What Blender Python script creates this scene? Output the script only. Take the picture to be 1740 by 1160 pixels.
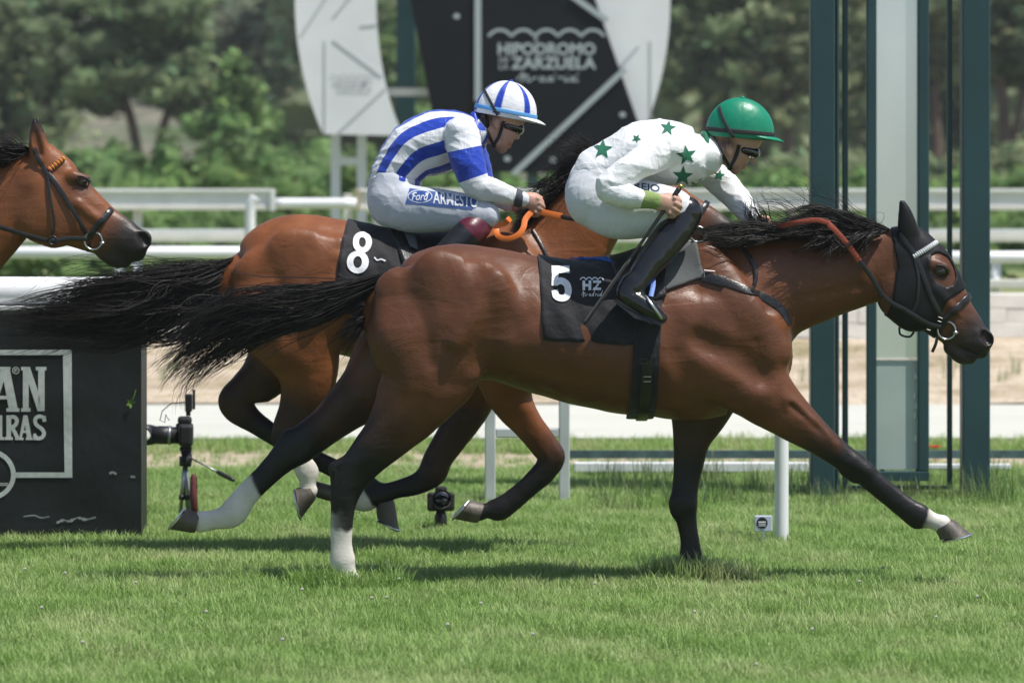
import bpy, bmesh, math, random
import numpy as np
from mathutils import Vector, Matrix, noise as mnoise
from mathutils.bvhtree import BVHTree

# ------------------------------------------------------------------ camera, sky, sun
for o in list(bpy.data.objects): bpy.data.objects.remove(o)
SC = bpy.context.scene
COL = SC.collection
CAM_D, CAM_H, FPX, HOR = 18.0, 1.8325, 7200.0, 270.0     # camera 18 m from the near horse, eye height, focal length
cam = bpy.data.cameras.new('camera'); camo = bpy.data.objects.new('camera', cam); COL.objects.link(camo)
camo.location = (0, -CAM_D, CAM_H); camo.rotation_euler = (math.pi/2, 0, 0)
cam.sensor_width = 36.0; cam.lens = 36.0*FPX/1740.0
cam.shift_y = -(580.0-HOR)/1740.0
cam.clip_start = 0.5; cam.clip_end = 2000
cam.dof.use_dof = True; cam.dof.focus_distance = CAM_D - 0.15; cam.dof.aperture_fstop = 3.6
SC.camera = camo
SUN_EL, SUN_AZ = 65.0, 116.0      # azimuth clockwise from +Y (away from the camera)
w = bpy.data.worlds.new('World'); SC.world = w; w.use_nodes = True
wn = w.node_tree; bg = wn.nodes['Background']; sky = wn.nodes.new('ShaderNodeTexSky')
sky.sky_type = 'NISHITA'; sky.sun_disc = False
sky.sun_elevation = math.radians(SUN_EL); sky.sun_rotation = math.radians(SUN_AZ)
sky.air_density = 1.0; sky.dust_density = 1.5; sky.altitude = 600
wn.links.new(sky.outputs[0], bg.inputs[0]); bg.inputs[1].default_value = 0.10
sun = bpy.data.lights.new('sun', 'SUN'); suno = bpy.data.objects.new('sun', sun); COL.objects.link(suno)
sun.energy = 4.6; sun.angle = math.radians(0.53); sun.color = (1.0, 0.96, 0.9)
sa, se = math.radians(SUN_AZ), math.radians(SUN_EL)
sdir = Vector((math.sin(sa)*math.cos(se), math.cos(sa)*math.cos(se), math.sin(se)))
suno.rotation_euler = sdir.to_track_quat('Z', 'Y').to_euler(); suno.location = (6, -6, 12)
SC.view_settings.view_transform = 'Standard'; SC.view_settings.look = 'None'
SC.view_settings.gamma = 1.0; SC.view_settings.exposure = 0.32
SC.cycles.max_bounces = 8; SC.cycles.transparent_max_bounces = 16

# ------------------------------------------------------------------ helpers
RNG = np.random.default_rng(7); random.seed(7)
def MX(px, Y): return (px-870.0)*(CAM_D+Y)/FPX            # metres right of the camera axis at depth Y
def MZ(py, Y): return CAM_H-(py-HOR)*(CAM_D+Y)/FPX        # height at depth Y
def MR(r, Y): return r*(CAM_D+Y)/FPX
def P(px, py, Y): return Vector((MX(px, Y), Y, MZ(py, Y)))

def mat(name, col=(.5,.5,.5), rough=.6, metal=0, spec=.5, bump=0, bscale=40, var=0, vscale=3, attr=None,
        coat=0, sheen=0, trans=0, alpha=1, col2=None, stretch=(1,1,1), aniso=0, sub=0, bdist=.01):
    m = bpy.data.materials.new(name); m.use_nodes = True
    nt = m.node_tree; b = nt.nodes['Principled BSDF']; L = nt.links
    b.inputs['Base Color'].default_value = (*col, 1); b.inputs['Roughness'].default_value = rough
    b.inputs['Metallic'].default_value = metal; b.inputs['Specular IOR Level'].default_value = spec
    b.inputs['Coat Weight'].default_value = coat; b.inputs['Sheen Weight'].default_value = sheen
    b.inputs['Transmission Weight'].default_value = trans; b.inputs['Alpha'].default_value = alpha
    if sub: b.inputs['Subsurface Weight'].default_value = sub; b.inputs['Subsurface Radius'].default_value = (.02,.008,.004); b.inputs['Subsurface Scale'].default_value = .3
    src = None
    if attr:
        a = nt.nodes.new('ShaderNodeAttribute'); a.attribute_name = attr; src = a.outputs['Color']
    tc = nt.nodes.new('ShaderNodeTexCoord'); mp = nt.nodes.new('ShaderNodeMapping')
    mp.inputs['Scale'].default_value = stretch; L.new(tc.outputs['Object'], mp.inputs[0])
    if var or col2:
        n = nt.nodes.new('ShaderNodeTexNoise'); n.inputs['Scale'].default_value = vscale; n.inputs['Detail'].default_value = 5
        L.new(mp.outputs[0], n.inputs[0])
        mx = nt.nodes.new('ShaderNodeMix'); mx.data_type = 'RGBA'
        rmp = nt.nodes.new('ShaderNodeMapRange'); rmp.inputs[1].default_value = .35; rmp.inputs[2].default_value = .65
        L.new(n.outputs['Fac'], rmp.inputs[0]); L.new(rmp.outputs[0], mx.inputs[0])
        c2 = col2 or tuple(min(1, c*(1+var)) for c in col)
        c1 = col if col2 else tuple(c*(1-var) for c in col)
        if src is not None:
            mx.blend_type = 'MIX'
            hs = nt.nodes.new('ShaderNodeHueSaturation'); hs.inputs['Value'].default_value = 1-var; L.new(src, hs.inputs['Color'])
            h2 = nt.nodes.new('ShaderNodeHueSaturation'); h2.inputs['Value'].default_value = 1+var; L.new(src, h2.inputs['Color'])
            L.new(hs.outputs[0], mx.inputs[6]); L.new(h2.outputs[0], mx.inputs[7])
        else:
            mx.inputs[6].default_value = (*c1, 1); mx.inputs[7].default_value = (*c2, 1)
        src = mx.outputs[2]
    if src is not None: L.new(src, b.inputs['Base Color'])
    if bump:
        n2 = nt.nodes.new('ShaderNodeTexNoise'); n2.inputs['Scale'].default_value = bscale; n2.inputs['Detail'].default_value = 4
        L.new(mp.outputs[0], n2.inputs[0])
        bp = nt.nodes.new('ShaderNodeBump'); bp.inputs['Strength'].default_value = bump; bp.inputs['Distance'].default_value = bdist
        L.new(n2.outputs['Fac'], bp.inputs['Height']); L.new(bp.outputs[0], b.inputs['Normal'])
    return m

def link(name, me, m=None, parent=None, smooth=False):
    o = bpy.data.objects.new(name, me); COL.objects.link(o)
    if m is not None:
        me.materials.clear()
        for q in (m if isinstance(m, (list, tuple)) else [m]): me.materials.append(q)
    if parent is not None: o.parent = parent; o.matrix_parent_inverse = Matrix.Translation(parent.location).inverted() if parent.type == 'EMPTY' else parent.matrix_basis.inverted()
    if smooth: me.polygons.foreach_set('use_smooth', [True]*len(me.polygons))
    return o
def empty(name, loc, label=None, cat=None, group=None):
    o = bpy.data.objects.new(name, None); COL.objects.link(o); o.location = loc; o.empty_display_size = .1
    return tag(o, label, cat, group)
def tag(o, label=None, cat=None, group=None, kind=None):
    if label: o['label'] = label
    if cat: o['category'] = cat
    if group: o['group'] = group
    if kind: o['kind'] = kind
    return o
def mesh(name, V, F):
    me = bpy.data.meshes.new(name); me.from_pydata([tuple(v) for v in V], [], [tuple(f) for f in F]); me.update(); return me
def fastmesh(name, V, Q):
    """numpy verts (n,3) and quads (m,4)"""
    me = bpy.data.meshes.new(name); V = np.asarray(V, np.float32); Q = np.asarray(Q, np.int32)
    me.vertices.add(len(V)); me.vertices.foreach_set('co', V.ravel())
    k = Q.shape[1]; me.loops.add(Q.size); me.loops.foreach_set('vertex_index', Q.ravel())
    me.polygons.add(len(Q)); me.polygons.foreach_set('loop_start', np.arange(0, Q.size, k, dtype=np.int32))
    try: me.polygons.foreach_set('loop_total', np.full(len(Q), k, np.int32))
    except Exception: pass
    me.update(calc_edges=True); me.validate(); return me
def set_col(me, C, name='Col'):
    a = me.color_attributes.new(name, 'FLOAT_COLOR', 'POINT'); C = np.asarray(C, np.float32)
    C4 = np.ones((len(C), 4), np.float32); C4[:, :3] = C; a.data.foreach_set('color', C4.ravel())

class MB:
    """collects shapes into one mesh"""
    def __init__(s): s.V = []; s.F = []
    def add(s, V, F):
        n = len(s.V); s.V += [tuple(v) for v in V]; s.F += [tuple(i+n for i in f) for f in F]; return s
    def box(s, c, d, R=None, bev=0):
        x, y, z = d[0]/2, d[1]/2, d[2]/2; b = min(bev, x*.9, y*.9, z*.9)
        if b <= 0:
            V = [Vector((i*x, j*y, k*z)) for i in (-1,1) for j in (-1,1) for k in (-1,1)]
            F = [(0,1,3,2),(4,6,7,5),(0,4,5,1),(2,3,7,6),(0,2,6,4),(1,5,7,3)]
        else:
            bm = bmesh.new(); bmesh.ops.create_cube(bm, size=1)
            for v in bm.verts: v.co = Vector((v.co.x*2*x, v.co.y*2*y, v.co.z*2*z))
            bmesh.ops.bevel(bm, geom=bm.edges[:], offset=b, segments=2, affect='EDGES', profile=.5)
            bm.verts.index_update(); V = [v.co.copy() for v in bm.verts]; F = [[v.index for v in f.verts] for f in bm.faces]; bm.free()
        c = Vector(c)
        return s.add([(R @ v if R else v)+c for v in V], F)
    def tube(s, pts, r, n=10, cap=True, flat=1.0, up=None, closed=False):
        pts = [Vector(p) for p in pts]; rr = r if hasattr(r, '__len__') else [r]*len(pts)
        V = []; F = []; N = len(pts); prev = None
        for i, p in enumerate(pts):
            if closed: t = pts[(i+1)%N]-pts[i-1]
            else: t = pts[min(i+1, N-1)]-pts[max(i-1, 0)]
            t.normalize()
            if prev is None:
                u = Vector(up) if up else (Vector((0,0,1)) if abs(t.z) < .9 else Vector((1,0,0)))
            else: u = prev
            u = u - t*u.dot(t); u.normalize(); prev = u; w_ = t.cross(u)
            for k in range(n):
                a = 2*math.pi*k/n; V.append(p+u*math.cos(a)*rr[i]*flat+w_*math.sin(a)*rr[i])
        for i in range(N if closed else N-1):
            for k in range(n):
                a, b = i*n+k, i*n+(k+1)%n; c, d = ((i+1)%N)*n+(k+1)%n, ((i+1)%N)*n+k
                F.append((a, b, c, d))
        if cap and not closed: F.append(tuple(range(n))[::-1]); F.append(tuple(range((N-1)*n, N*n)))
        return s.add(V, F)
    def prism(s, poly, axis, d):
        """poly: list of 3D points, extruded by vector d"""
        n = len(poly); d = Vector(d); V = [Vector(p) for p in poly]+[Vector(p)+d for p in poly]
        F = [tuple(range(n))[::-1], tuple(range(n, 2*n))]+[(i, (i+1)%n, n+(i+1)%n, n+i) for i in range(n)]
        return s.add(V, F)
    def strap(s, pts, nrm, width, thick, closed=False, lift=0.0):
        pts = [Vector(p) for p in pts]; N = len(pts); V = []; F = []
        ww = width if hasattr(width, '__len__') else [width]*N
        for i, p in enumerate(pts):
            t = (pts[(i+1)%N]-pts[i-1]) if closed else pts[min(i+1,N-1)]-pts[max(i-1,0)]
            t.normalize(); n = Vector(nrm[i]); n = n-t*n.dot(t)
            n = n.normalized() if n.length > 1e-6 else Vector((0,-1,0)); b = n.cross(t); h = ww[i]/2
            q = p+n*lift
            V += [q-b*h, q+b*h, q+b*h+n*thick*.8, q+b*h*.75+n*thick, q-b*h*.75+n*thick, q-b*h+n*thick*.8]
        k = 6
        for i in range(N if closed else N-1):
            j = (i+1)%N
            for e in range(k): F.append((i*k+e, i*k+(e+1)%k, j*k+(e+1)%k, j*k+e))
        if not closed: F.append(tuple(range(k))[::-1]); F.append(tuple(range((N-1)*k, N*k)))
        return s.add(V, F)
    def build(s, name, m=None, parent=None, smooth=False):
        me = mesh(name, s.V, s.F)
        bm = bmesh.new(); bm.from_mesh(me); bmesh.ops.recalc_face_normals(bm, faces=bm.faces[:]); bm.to_mesh(me); bm.free()
        return link(name, me, m, parent, smooth)
def shade_auto(o, ang=40):
    me = o.data; me.polygons.foreach_set('use_smooth', [True]*len(me.polygons))
    try: me.set_sharp_from_angle(angle=math.radians(ang))
    except Exception: pass
    return o

def spline(pts, per=6):
    """Catmull-Rom through rows of numbers"""
    A = np.asarray(pts, float); n = len(A)
    if n < 3:
        t = np.linspace(0, 1, per+1)[:, None]; return A[0]*(1-t)+A[-1]*t
    E = np.vstack([2*A[0]-A[1], A, 2*A[-1]-A[-2]]); out = []
    for i in range(n-1):
        p0, p1, p2, p3 = E[i], E[i+1], E[i+2], E[i+3]
        for t in np.linspace(0, 1, per, endpoint=False):
            out.append(.5*((2*p1)+(-p0+p2)*t+(2*p0-5*p1+4*p2-p3)*t*t+(-p0+3*p1-3*p2+p3)*t**3))
    out.append(A[-1]); return np.array(out)

# ------------------------------------------------------------------ soft-body field -> mesh
class Field:
    """smooth union of tapered elliptic limbs whose axes lie in the side plane (with a sideways offset)"""
    def __init__(s, lo, hi, h):
        s.lo = np.array(lo, float); s.h = h
        s.n = np.maximum(((np.array(hi)-s.lo)/h).astype(int)+1, 4)
        s.a = np.full(s.n, 1.0, np.float32); s.chains = []
        s.x, s.y, s.z = [s.lo[i]+h*np.arange(s.n[i]) for i in range(3)]
    @staticmethod
    def _proj(S, X, Z):
        best = np.full(X.shape, 1e9); T = np.zeros(X.shape); SG = np.zeros(X.shape)
        for i in range(len(S)-1):
            ax, az = S[i, 0], S[i, 1]; dx, dz = S[i+1, 0]-ax, S[i+1, 1]-az; L2 = dx*dx+dz*dz+1e-12
            t = np.clip(((X-ax)*dx+(Z-az)*dz)/L2, 0, 1)
            ex, ez = X-ax-t*dx, Z-az-t*dz; d = ex*ex+ez*ez
            m = d < best; best = np.where(m, d, best); T = np.where(m, i+t, T)
            SG = np.where(m, np.sign(dx*ez-dz*ex), SG)
        return np.sqrt(best), T, SG
    @staticmethod
    def _interp(S, T, c):
        i = np.clip(T.astype(int), 0, len(S)-2); f = T-i
        return S[i, c]*(1-f)+S[i+1, c]*f
    @classmethod
    def _dist(cls, S, d2, T, SG, Yv, egg):
        y0, hr, wr = [cls._interp(S, T, c) for c in (2, 3, 4)]
        if egg: wr = wr*(1-egg*np.clip(SG*d2/hr, -1, 1))
        return y0, hr, wr
    def chain(s, rows, k=.03, egg=0, col=None, sub=False, per=5, ccol=None):
        """rows: (x, z, y, half height, half width)"""
        S = spline(rows, per) if len(rows) > 2 else spline(rows, 8)
        S[:, 3:] = np.maximum(S[:, 3:], .003)
        R = S[:, 3:].max()*(1+abs(egg))+k+3*s.h
        lo = [S[:, 0].min()-R, (S[:, 2]-S[:, 4]*(1+abs(egg))).min()-k-3*s.h, S[:, 1].min()-R]
        hi = [S[:, 0].max()+R, (S[:, 2]+S[:, 4]*(1+abs(egg))).max()+k+3*s.h, S[:, 1].max()+R]
        i0 = np.clip(((np.array(lo)-s.lo)/s.h).astype(int), 0, s.n-1); i1 = np.clip(((np.array(hi)-s.lo)/s.h).astype(int)+2, 1, s.n)
        if np.any(i1-i0 < 2): return
        X, Z = np.meshgrid(s.x[i0[0]:i1[0]], s.z[i0[2]:i1[2]], indexing='ij')
        d2, T, SG = s._proj(S, X, Z); y0, hr, wr = s._dist(S, d2, T, SG, None, egg)
        Y = s.y[i0[1]:i1[1]]
        u = (Y[None, :, None]-y0[:, None, :]).astype(np.float32)
        q = ((d2/hr)**2)[:, None, :].astype(np.float32); q2 = ((d2/hr**2)**2)[:, None, :].astype(np.float32)
        iw = (1/wr)[:, None, :].astype(np.float32)
        u = u*iw; k0 = np.sqrt(q+u*u); u *= iw; k1 = np.sqrt(q2+u*u)
        d = (k0-1)*np.where(k1 > 1e-5, k0/np.maximum(k1, 1e-5), np.minimum(hr, wr)[:, None, :])
        sl = tuple(slice(i0[j], i1[j]) for j in range(3)); a = s.a[sl]
        if sub:
            d = -d; hh = np.maximum(k-np.abs(a-d), 0)/k; s.a[sl] = np.maximum(a, d)+hh*hh*k*.25
        else:
            hh = np.maximum(k-np.abs(a-d), 0)/k; s.a[sl] = np.minimum(a, d)-hh*hh*k*.25
            s.chains.append((S, egg, col, per, ccol))
    def mesh(s, smooth=1):
        f = s.a; ins = f < 0; n = s.n
        c = np.zeros(n-1, np.int8)
        for i in (0, 1):
            for j in (0, 1):
                for k in (0, 1): c += ins[i:n[0]-1+i, j:n[1]-1+j, k:n[2]-1+k]
        act = np.argwhere((c > 0) & (c < 8)); idx = np.full(n-1, -1, np.int32); idx[tuple(act.T)] = np.arange(len(act))
        acc = np.zeros((len(act), 3)); cnt = np.zeros(len(act))
        for a0 in range(2):
            for b0 in range(2):
                for ax in range(3):
                    o = [0, 0, 0]; oth = [q for q in range(3) if q != ax]; o[oth[0]] = a0; o[oth[1]] = b0
                    p = act+np.array(o); e = p.copy(); e[:, ax] += 1
                    fa = f[tuple(p.T)]; fb = f[tuple(e.T)]; m = (fa < 0) != (fb < 0)
                    t = np.where(m, fa/np.where(np.abs(fa-fb) > 1e-12, fa-fb, 1), 0)
                    pt = np.tile(np.array(o, float), (len(act), 1)); pt[:, ax] += t
                    acc[m] += pt[m]; cnt[m] += 1
        V = act+acc/np.maximum(cnt, 1)[:, None]
        Q = []
        for ax in range(3):
            o1, o2 = [(1, 2), (2, 0), (0, 1)][ax]
            sa_ = [slice(None)]*3; sb = [slice(None)]*3; sa_[ax] = slice(0, n[ax]-1); sb[ax] = slice(1, n[ax])
            A = ins[tuple(sa_)]; B = ins[tuple(sb)]; e = np.argwhere(A != B)
            e = e[(e[:, o1] > 0) & (e[:, o2] > 0) & (e[:, o1] < n[o1]-1) & (e[:, o2] < n[o2]-1)]
            if not len(e): continue
            fl = A[tuple(e.T)]
            q = []
            for d1, d2 in ((-1, -1), (0, -1), (0, 0), (-1, 0)):
                p = e.copy(); p[:, o1] += d1; p[:, o2] += d2; q.append(idx[tuple(p.T)])
            q = np.stack(q, 1); q[~fl] = q[~fl][:, ::-1]; Q.append(q)
        Q = np.vstack(Q); V = s.lo+V*s.h
        for _ in range(smooth):
            acc = np.zeros_like(V); cn = np.zeros(len(V))
            for a_, b_ in ((0, 1), (1, 2), (2, 3), (3, 0)):
                for ii, jj in ((a_, b_), (b_, a_)):
                    for ax in range(3): acc[:, ax] += np.bincount(Q[:, ii], V[Q[:, jj], ax], len(V))
                    cn += np.bincount(Q[:, ii], minlength=len(V))
            V = V*.5+.5*acc/np.maximum(cn, 1)[:, None]
        return V, Q
    def colors(s, V, base, soft=.008):
        W = np.zeros(len(V)); C = np.zeros((len(V), 3)); base = np.asarray(base, float)
        for S, egg, col, per, ccol in s.chains:
            R = S[:, 3:].max()*1.5+.06
            m = np.where((V[:, 0] > S[:, 0].min()-R) & (V[:, 0] < S[:, 0].max()+R) & (V[:, 2] > S[:, 1].min()-R) & (V[:, 2] < S[:, 1].max()+R)
                 & (V[:, 1] > S[:, 2].min()-R) & (V[:, 1] < S[:, 2].max()+R))[0]
            if not len(m): continue
            d2, T, SG = s._proj(S, V[m, 0], V[m, 2]); y0, hr, wr = s._dist(S, d2, T, SG, None, egg)
            k0 = np.sqrt((d2/hr)**2+((V[m, 1]-y0)/wr)**2); d = np.abs(k0-1)*np.minimum(hr, wr)
            wgt = np.exp(-d/soft)+1e-9
            if ccol is not None:
                CC = np.array([c if c is not None else base for c in ccol], float)
                tt = T/max(1, (len(S)-1)/(len(CC)-1)); i = np.clip(tt.astype(int), 0, len(CC)-2); f = np.clip(tt-i, 0, 1)
                hard = np.abs(CC[i]-CC[i+1]).max(1) > .3; f = np.where(hard, np.clip((f-.5)*7+.5+1.6*vnoise(V[m]*np.array([1,1,.35]), 90, 5), 0, 1), f)[:, None]
                cc = CC[i]*(1-f)+CC[i+1]*f
            else: cc = np.tile(np.asarray(col if col is not None else base, float), (len(m), 1))
            W[m] += wgt; C[m] += cc*wgt[:, None]
        return C/np.maximum(W, 1e-12)[:, None]
def vnoise(V, scale, seed=0):
    """cheap smooth noise on (n,3) points, about -1..1"""
    r = np.random.default_rng(seed); out = np.zeros(len(V))
    for o in range(7):
        k = r.normal(size=3); k /= np.linalg.norm(k); out += np.sin((V@k)*scale*(0.6+.25*o)+r.uniform(0, 6.28))*(1-.08*o)
    return out/4.0
def normals_of(V, Q):
    n = np.cross(V[Q[:, 2]]-V[Q[:, 0]], V[Q[:, 3]]-V[Q[:, 1]]); N = np.zeros_like(V)
    for i in range(4):
        for ax in range(3): N[:, ax] += np.bincount(Q[:, i], n[:, ax], len(V))
    return N/np.maximum(np.linalg.norm(N, axis=1), 1e-12)[:, None]
def bvh_of(V, Q): return BVHTree.FromPolygons([tuple(v) for v in V], [tuple(int(i) for i in q) for q in Q])
def cast(bvh, X, Z, y_from=-3.0, sgn=1):
    h = bvh.ray_cast(Vector((X, y_from, Z)), Vector((0, sgn, 0)))
    return (h[0], h[1]) if h[0] is not None else (None, None)
def cast_px(bvh, px, py, Y):
    """surface point where a thing at about depth Y shows picture point px,py (one refinement)"""
    y = Y; p = n = None
    for _ in range(3):
        p, n = cast(bvh, MX(px, y), MZ(py, y), Y-2.0)
        if p is None: return None, None
        y = p.y
    if n.y > 0: n = -n
    return p, n
# ------------------------------------------------------------------ horses
BLK = (.0075, .0068, .0065); WHT = (.62, .58, .52); DK = (.045, .019, .010)
M_HORN = mat('hoof_horn', (.09,.075,.06), .5, bump=.3, bscale=60, var=.3, vscale=20, stretch=(1,1,.2))
M_SHOE = mat('shoe_aluminium', (.6,.62,.65), .35, metal=1)
M_HAIR = mat('black_hair', (.014,.0115,.010), .5, spec=.32, var=.5, vscale=30)
M_EYE = mat('eye_gloss', (.008,.005,.004), .06, spec=.8, coat=1)
def coat_mat(name):
    m = mat(name, (.1,.05,.03), .42, spec=.36, attr='Col', var=.14, vscale=7, sheen=.0)
    nt = m.node_tree; L = nt.links; b = nt.nodes['Principled BSDF']
    tc = nt.nodes.new('ShaderNodeTexCoord')
    def nz(sc, det, st=(1,1,1)):
        mp = nt.nodes.new('ShaderNodeMapping'); mp.inputs['Scale'].default_value = st; L.new(tc.outputs['Object'], mp.inputs[0])
        n = nt.nodes.new('ShaderNodeTexNoise'); n.inputs['Scale'].default_value = sc; n.inputs['Detail'].default_value = det; L.new(mp.outputs[0], n.inputs[0]); return n.outputs['Fac']
    b1 = nt.nodes.new('ShaderNodeBump'); b1.inputs['Strength'].default_value = .7; b1.inputs['Distance'].default_value = .007; L.new(nz(9, 3, (1,1,.8)), b1.inputs['Height'])
    b2 = nt.nodes.new('ShaderNodeBump'); b2.inputs['Strength'].default_value = .4; b2.inputs['Distance'].default_value = .0025; L.new(nz(170, 4, (.45,1,1)), b2.inputs['Height']); L.new(b1.outputs[0], b2.inputs['Normal'])
    # veins and fine muscle ridges under the skin
    def ridge(sc, lo, hi, st, rot):
        mp = nt.nodes.new('ShaderNodeMapping'); mp.inputs['Scale'].default_value = st; mp.inputs['Rotation'].default_value = rot; L.new(tc.outputs['Object'], mp.inputs[0])
        n = nt.nodes.new('ShaderNodeTexNoise'); n.inputs['Scale'].default_value = sc; n.inputs['Detail'].default_value = 2; n.inputs['Distortion'].default_value = .6; L.new(mp.outputs[0], n.inputs[0])
        s = nt.nodes.new('ShaderNodeMath'); s.operation = 'SUBTRACT'; s.inputs[1].default_value = .5; L.new(n.outputs['Fac'], s.inputs[0])
        a = nt.nodes.new('ShaderNodeMath'); a.operation = 'ABSOLUTE'; L.new(s.outputs[0], a.inputs[0])
        r = nt.nodes.new('ShaderNodeMapRange'); r.interpolation_type = 'SMOOTHSTEP'; r.inputs[1].default_value = lo; r.inputs[2].default_value = hi; r.inputs[3].default_value = 1; r.inputs[4].default_value = 0; L.new(a.outputs[0], r.inputs[0]); return r.outputs[0]
    b3 = nt.nodes.new('ShaderNodeBump'); b3.inputs['Strength'].default_value = .11; b3.inputs['Distance'].default_value = .003; L.new(ridge(5.5, .0, .035, (1,1,1), (0,0,0)), b3.inputs['Height']); L.new(b2.outputs[0], b3.inputs['Normal'])
    b4 = nt.nodes.new('ShaderNodeBump'); b4.inputs['Strength'].default_value = .26; b4.inputs['Distance'].default_value = .005; L.new(ridge(5, .0, .2, (.6,1,1.7), (0,math.radians(-50),0)), b4.inputs['Height']); L.new(b3.outputs[0], b4.inputs['Normal'])
    L.new(b4.outputs[0], b.inputs['Normal']); b.inputs['Coat Weight'].default_value = .0; b.inputs['Coat Roughness'].default_value = .33; L.new(b4.outputs[0], b.inputs['Coat Normal'])
    mr = nt.nodes.new('ShaderNodeMapRange'); mr.inputs[1].default_value = .3; mr.inputs[2].default_value = .7; mr.inputs[3].default_value = .33; mr.inputs[4].default_value = .56
    L.new(nz(11, 6), mr.inputs[0]); L.new(mr.outputs[0], b.inputs['Roughness'])
    return m

def hoof(parent, yc, pts, hw, Y):
    """pts: toe, heel, coronet front, coronet back in picture coordinates; hw half width in metres"""
    toe, heel, cf, cb = [P(q[0], q[1], Y) for q in pts]
    V = []; F = []; n = 20
    def ring(a, b, wdt, back):
        c = (a+b)/2; ax = (a-b)/2; R = []
        for k in range(n):
            t = 2*math.pi*k/n; cx = math.cos(t); sy = math.sin(t)
            if cx < 0: cx *= back
            R.append(c+ax*cx+Vector((0, wdt*sy*(1-.12*max(0, -math.cos(t))), 0)))
        return R
    rings = []
    for s in (0, .12, .5, .85, 1.0):
        a = toe.lerp(cf, s); b = heel.lerp(cb, s); wd = hw*(1-.24*s)
        if s == 1.0: a = a.lerp(b, .05); b = b.lerp(a, .05)
        rings.append(ring(a, b, wd, .96))
    for r in rings: V += r
    for i in range(len(rings)-1):
        for k in range(n): F.append((i*n+k, i*n+(k+1)%n, (i+1)*n+(k+1)%n, (i+1)*n+k))
    F.append(tuple(range(n))); F.append(tuple(range((len(rings)-1)*n, len(rings)*n)))
    ho = MB().add(V, F).build('hoof', M_HORN, parent, True); shade_auto(ho, 50)
    dn = ((toe+heel)/2-(cf+cb)/2).normalized()
    c = (toe+heel)/2; ax = (toe-heel)/2; sh = MB(); pts_ = []
    for k in range(-8, 9):
        t = math.pi*.83*k/8; pts_.append(c+ax*math.cos(t)*.94+Vector((0, hw*.92*math.sin(t), 0))+dn*.004)
    sh.strap(pts_, [dn]*len(pts_), .02, .007)
    sh.build('horseshoe', M_SHOE, ho)
    return ho

def build_horse(name, label, yc, spec, base, coat, h=.0075, extra_dark=True):
    allp = [(r[0], r[1], r[2]) for c in spec['chains'] for r in c['rows']]
    xs = [MX(a-c, yc) for a, b, c in allp]+[MX(a+c, yc) for a, b, c in allp]; zs = [MZ(b+c, yc) for a, b, c in allp]+[MZ(b-c, yc) for a, b, c in allp]
    fld = Field((min(xs)-.05, yc-.46, min(zs)-.05), (max(xs)+.05, yc+.46, max(zs)+.05), h)
    for c in spec['chains']:
        sides = (-1, 1) if c.get('sym') else (1,)
        for sd in sides:
            rows = []
            for r in c['rows']:
                yy = r[4]*sd if len(r) > 4 else 0.0
                Y = yc+(yy if not c.get('sym') else -abs(r[4]))
                rows.append((MX(r[0], Y), MZ(r[1], Y), yc+yy, MR(r[2], Y), r[3]))
            fld.chain(rows, c.get('k', .03), c.get('egg', 0), c.get('col'), c.get('sub', False), c.get('per', 5), c.get('ccol'))
    V, Q = fld.mesh(2); Nn = normals_of(V, Q); Vw = V*np.array([1, 1, .8])
    V = V+Nn*(.0022*vnoise(Vw, 21, 11)+.0012*vnoise(Vw, 52, 12))[:, None]
    C = fld.colors(V, base)
    # natural coat: a little darker along the topline and legs, mottled
    mott = 1+.10*vnoise(V, 9, 3)+.05*vnoise(V, 31, 4)
    C = C*mott[:, None]
    for zone in spec.get('zones', ()):      # picture-space zones of coat colour: (px, py, radius, colour, strength)
        X, Z, R = MX(zone[0], yc), MZ(zone[1], yc), MR(zone[2], yc)
        d = np.sqrt((V[:, 0]-X)**2+(V[:, 2]-Z)**2)/R
        if len(zone) > 5: d = np.where((V[:, 1]-yc)*zone[5] < 0, 9, d)
        f = np.clip(1.35-d, 0, 1)*zone[4]; f = np.clip(f, 0, 1)[:, None]; C = C*(1-f)+np.array(zone[3])*f
    root = empty(name, (float(np.mean(V[:, 0])), yc, 0), label, 'horse', 'horses galloping past')
    me = fastmesh('body', V, Q); set_col(me, np.clip(C, .004, 1)); body = link('body', me, coat, root, True)
    bv = bvh_of(V, Q)
    for hf in spec['hooves']: hoof(root, yc, hf[0], hf[1], yc+hf[2])
    ex, ey, er = spec['eye']
    for sd in (-1, 1):
        p, n = cast_px(bv, ex, ey, yc-.07)
        if p is None: continue
        q = Vector((p.x, yc+(p.y-yc)*(-sd), p.z)) if sd > 0 else p
        nn = Vector((n.x, n.y*(-sd), n.z)); c = q-nn*er*.62
        bm = bmesh.new(); bmesh.ops.create_uvsphere(bm, u_segments=20, v_segments=12, radius=er)
        bmesh.ops.transform(bm, matrix=Matrix.Translation(c) @ Matrix.Rotation(math.radians(-35), 4, 'Y') @ Matrix.Diagonal((1.1,.9,.82,1)), verts=bm.verts)
        m_ = bpy.data.meshes.new('eye'); bm.to_mesh(m_); bm.free(); link('eye', m_, M_EYE, root, True)
        # lids
        lid = MB()
        for up in (1, -1):
            pts = []
            for k in range(9):
                a = math.pi*k/8; off = Vector((math.cos(a)*er*1.2, 0, up*math.sin(a)*er*(.88 if up > 0 else .8)))
                off = Matrix.Rotation(math.radians(35), 3, 'Y') @ off
                hq = bv.ray_cast(Vector((c.x+off.x, yc-.6*(-sd)*(-1) if False else yc+.6*sd, c.z+off.z)), Vector((0, -sd, 0)))
                pts.append((hq[0]+Vector((0, sd*.002, 0))) if hq[0] is not None else c+off)
            lid.tube(pts, [.0015]+[.0034]*7+[.0015], 8)
        lid.build('eyelid', spec.get('lidmat', M_HAIR), root, True)
    return root, body, bv, V, Q

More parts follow.
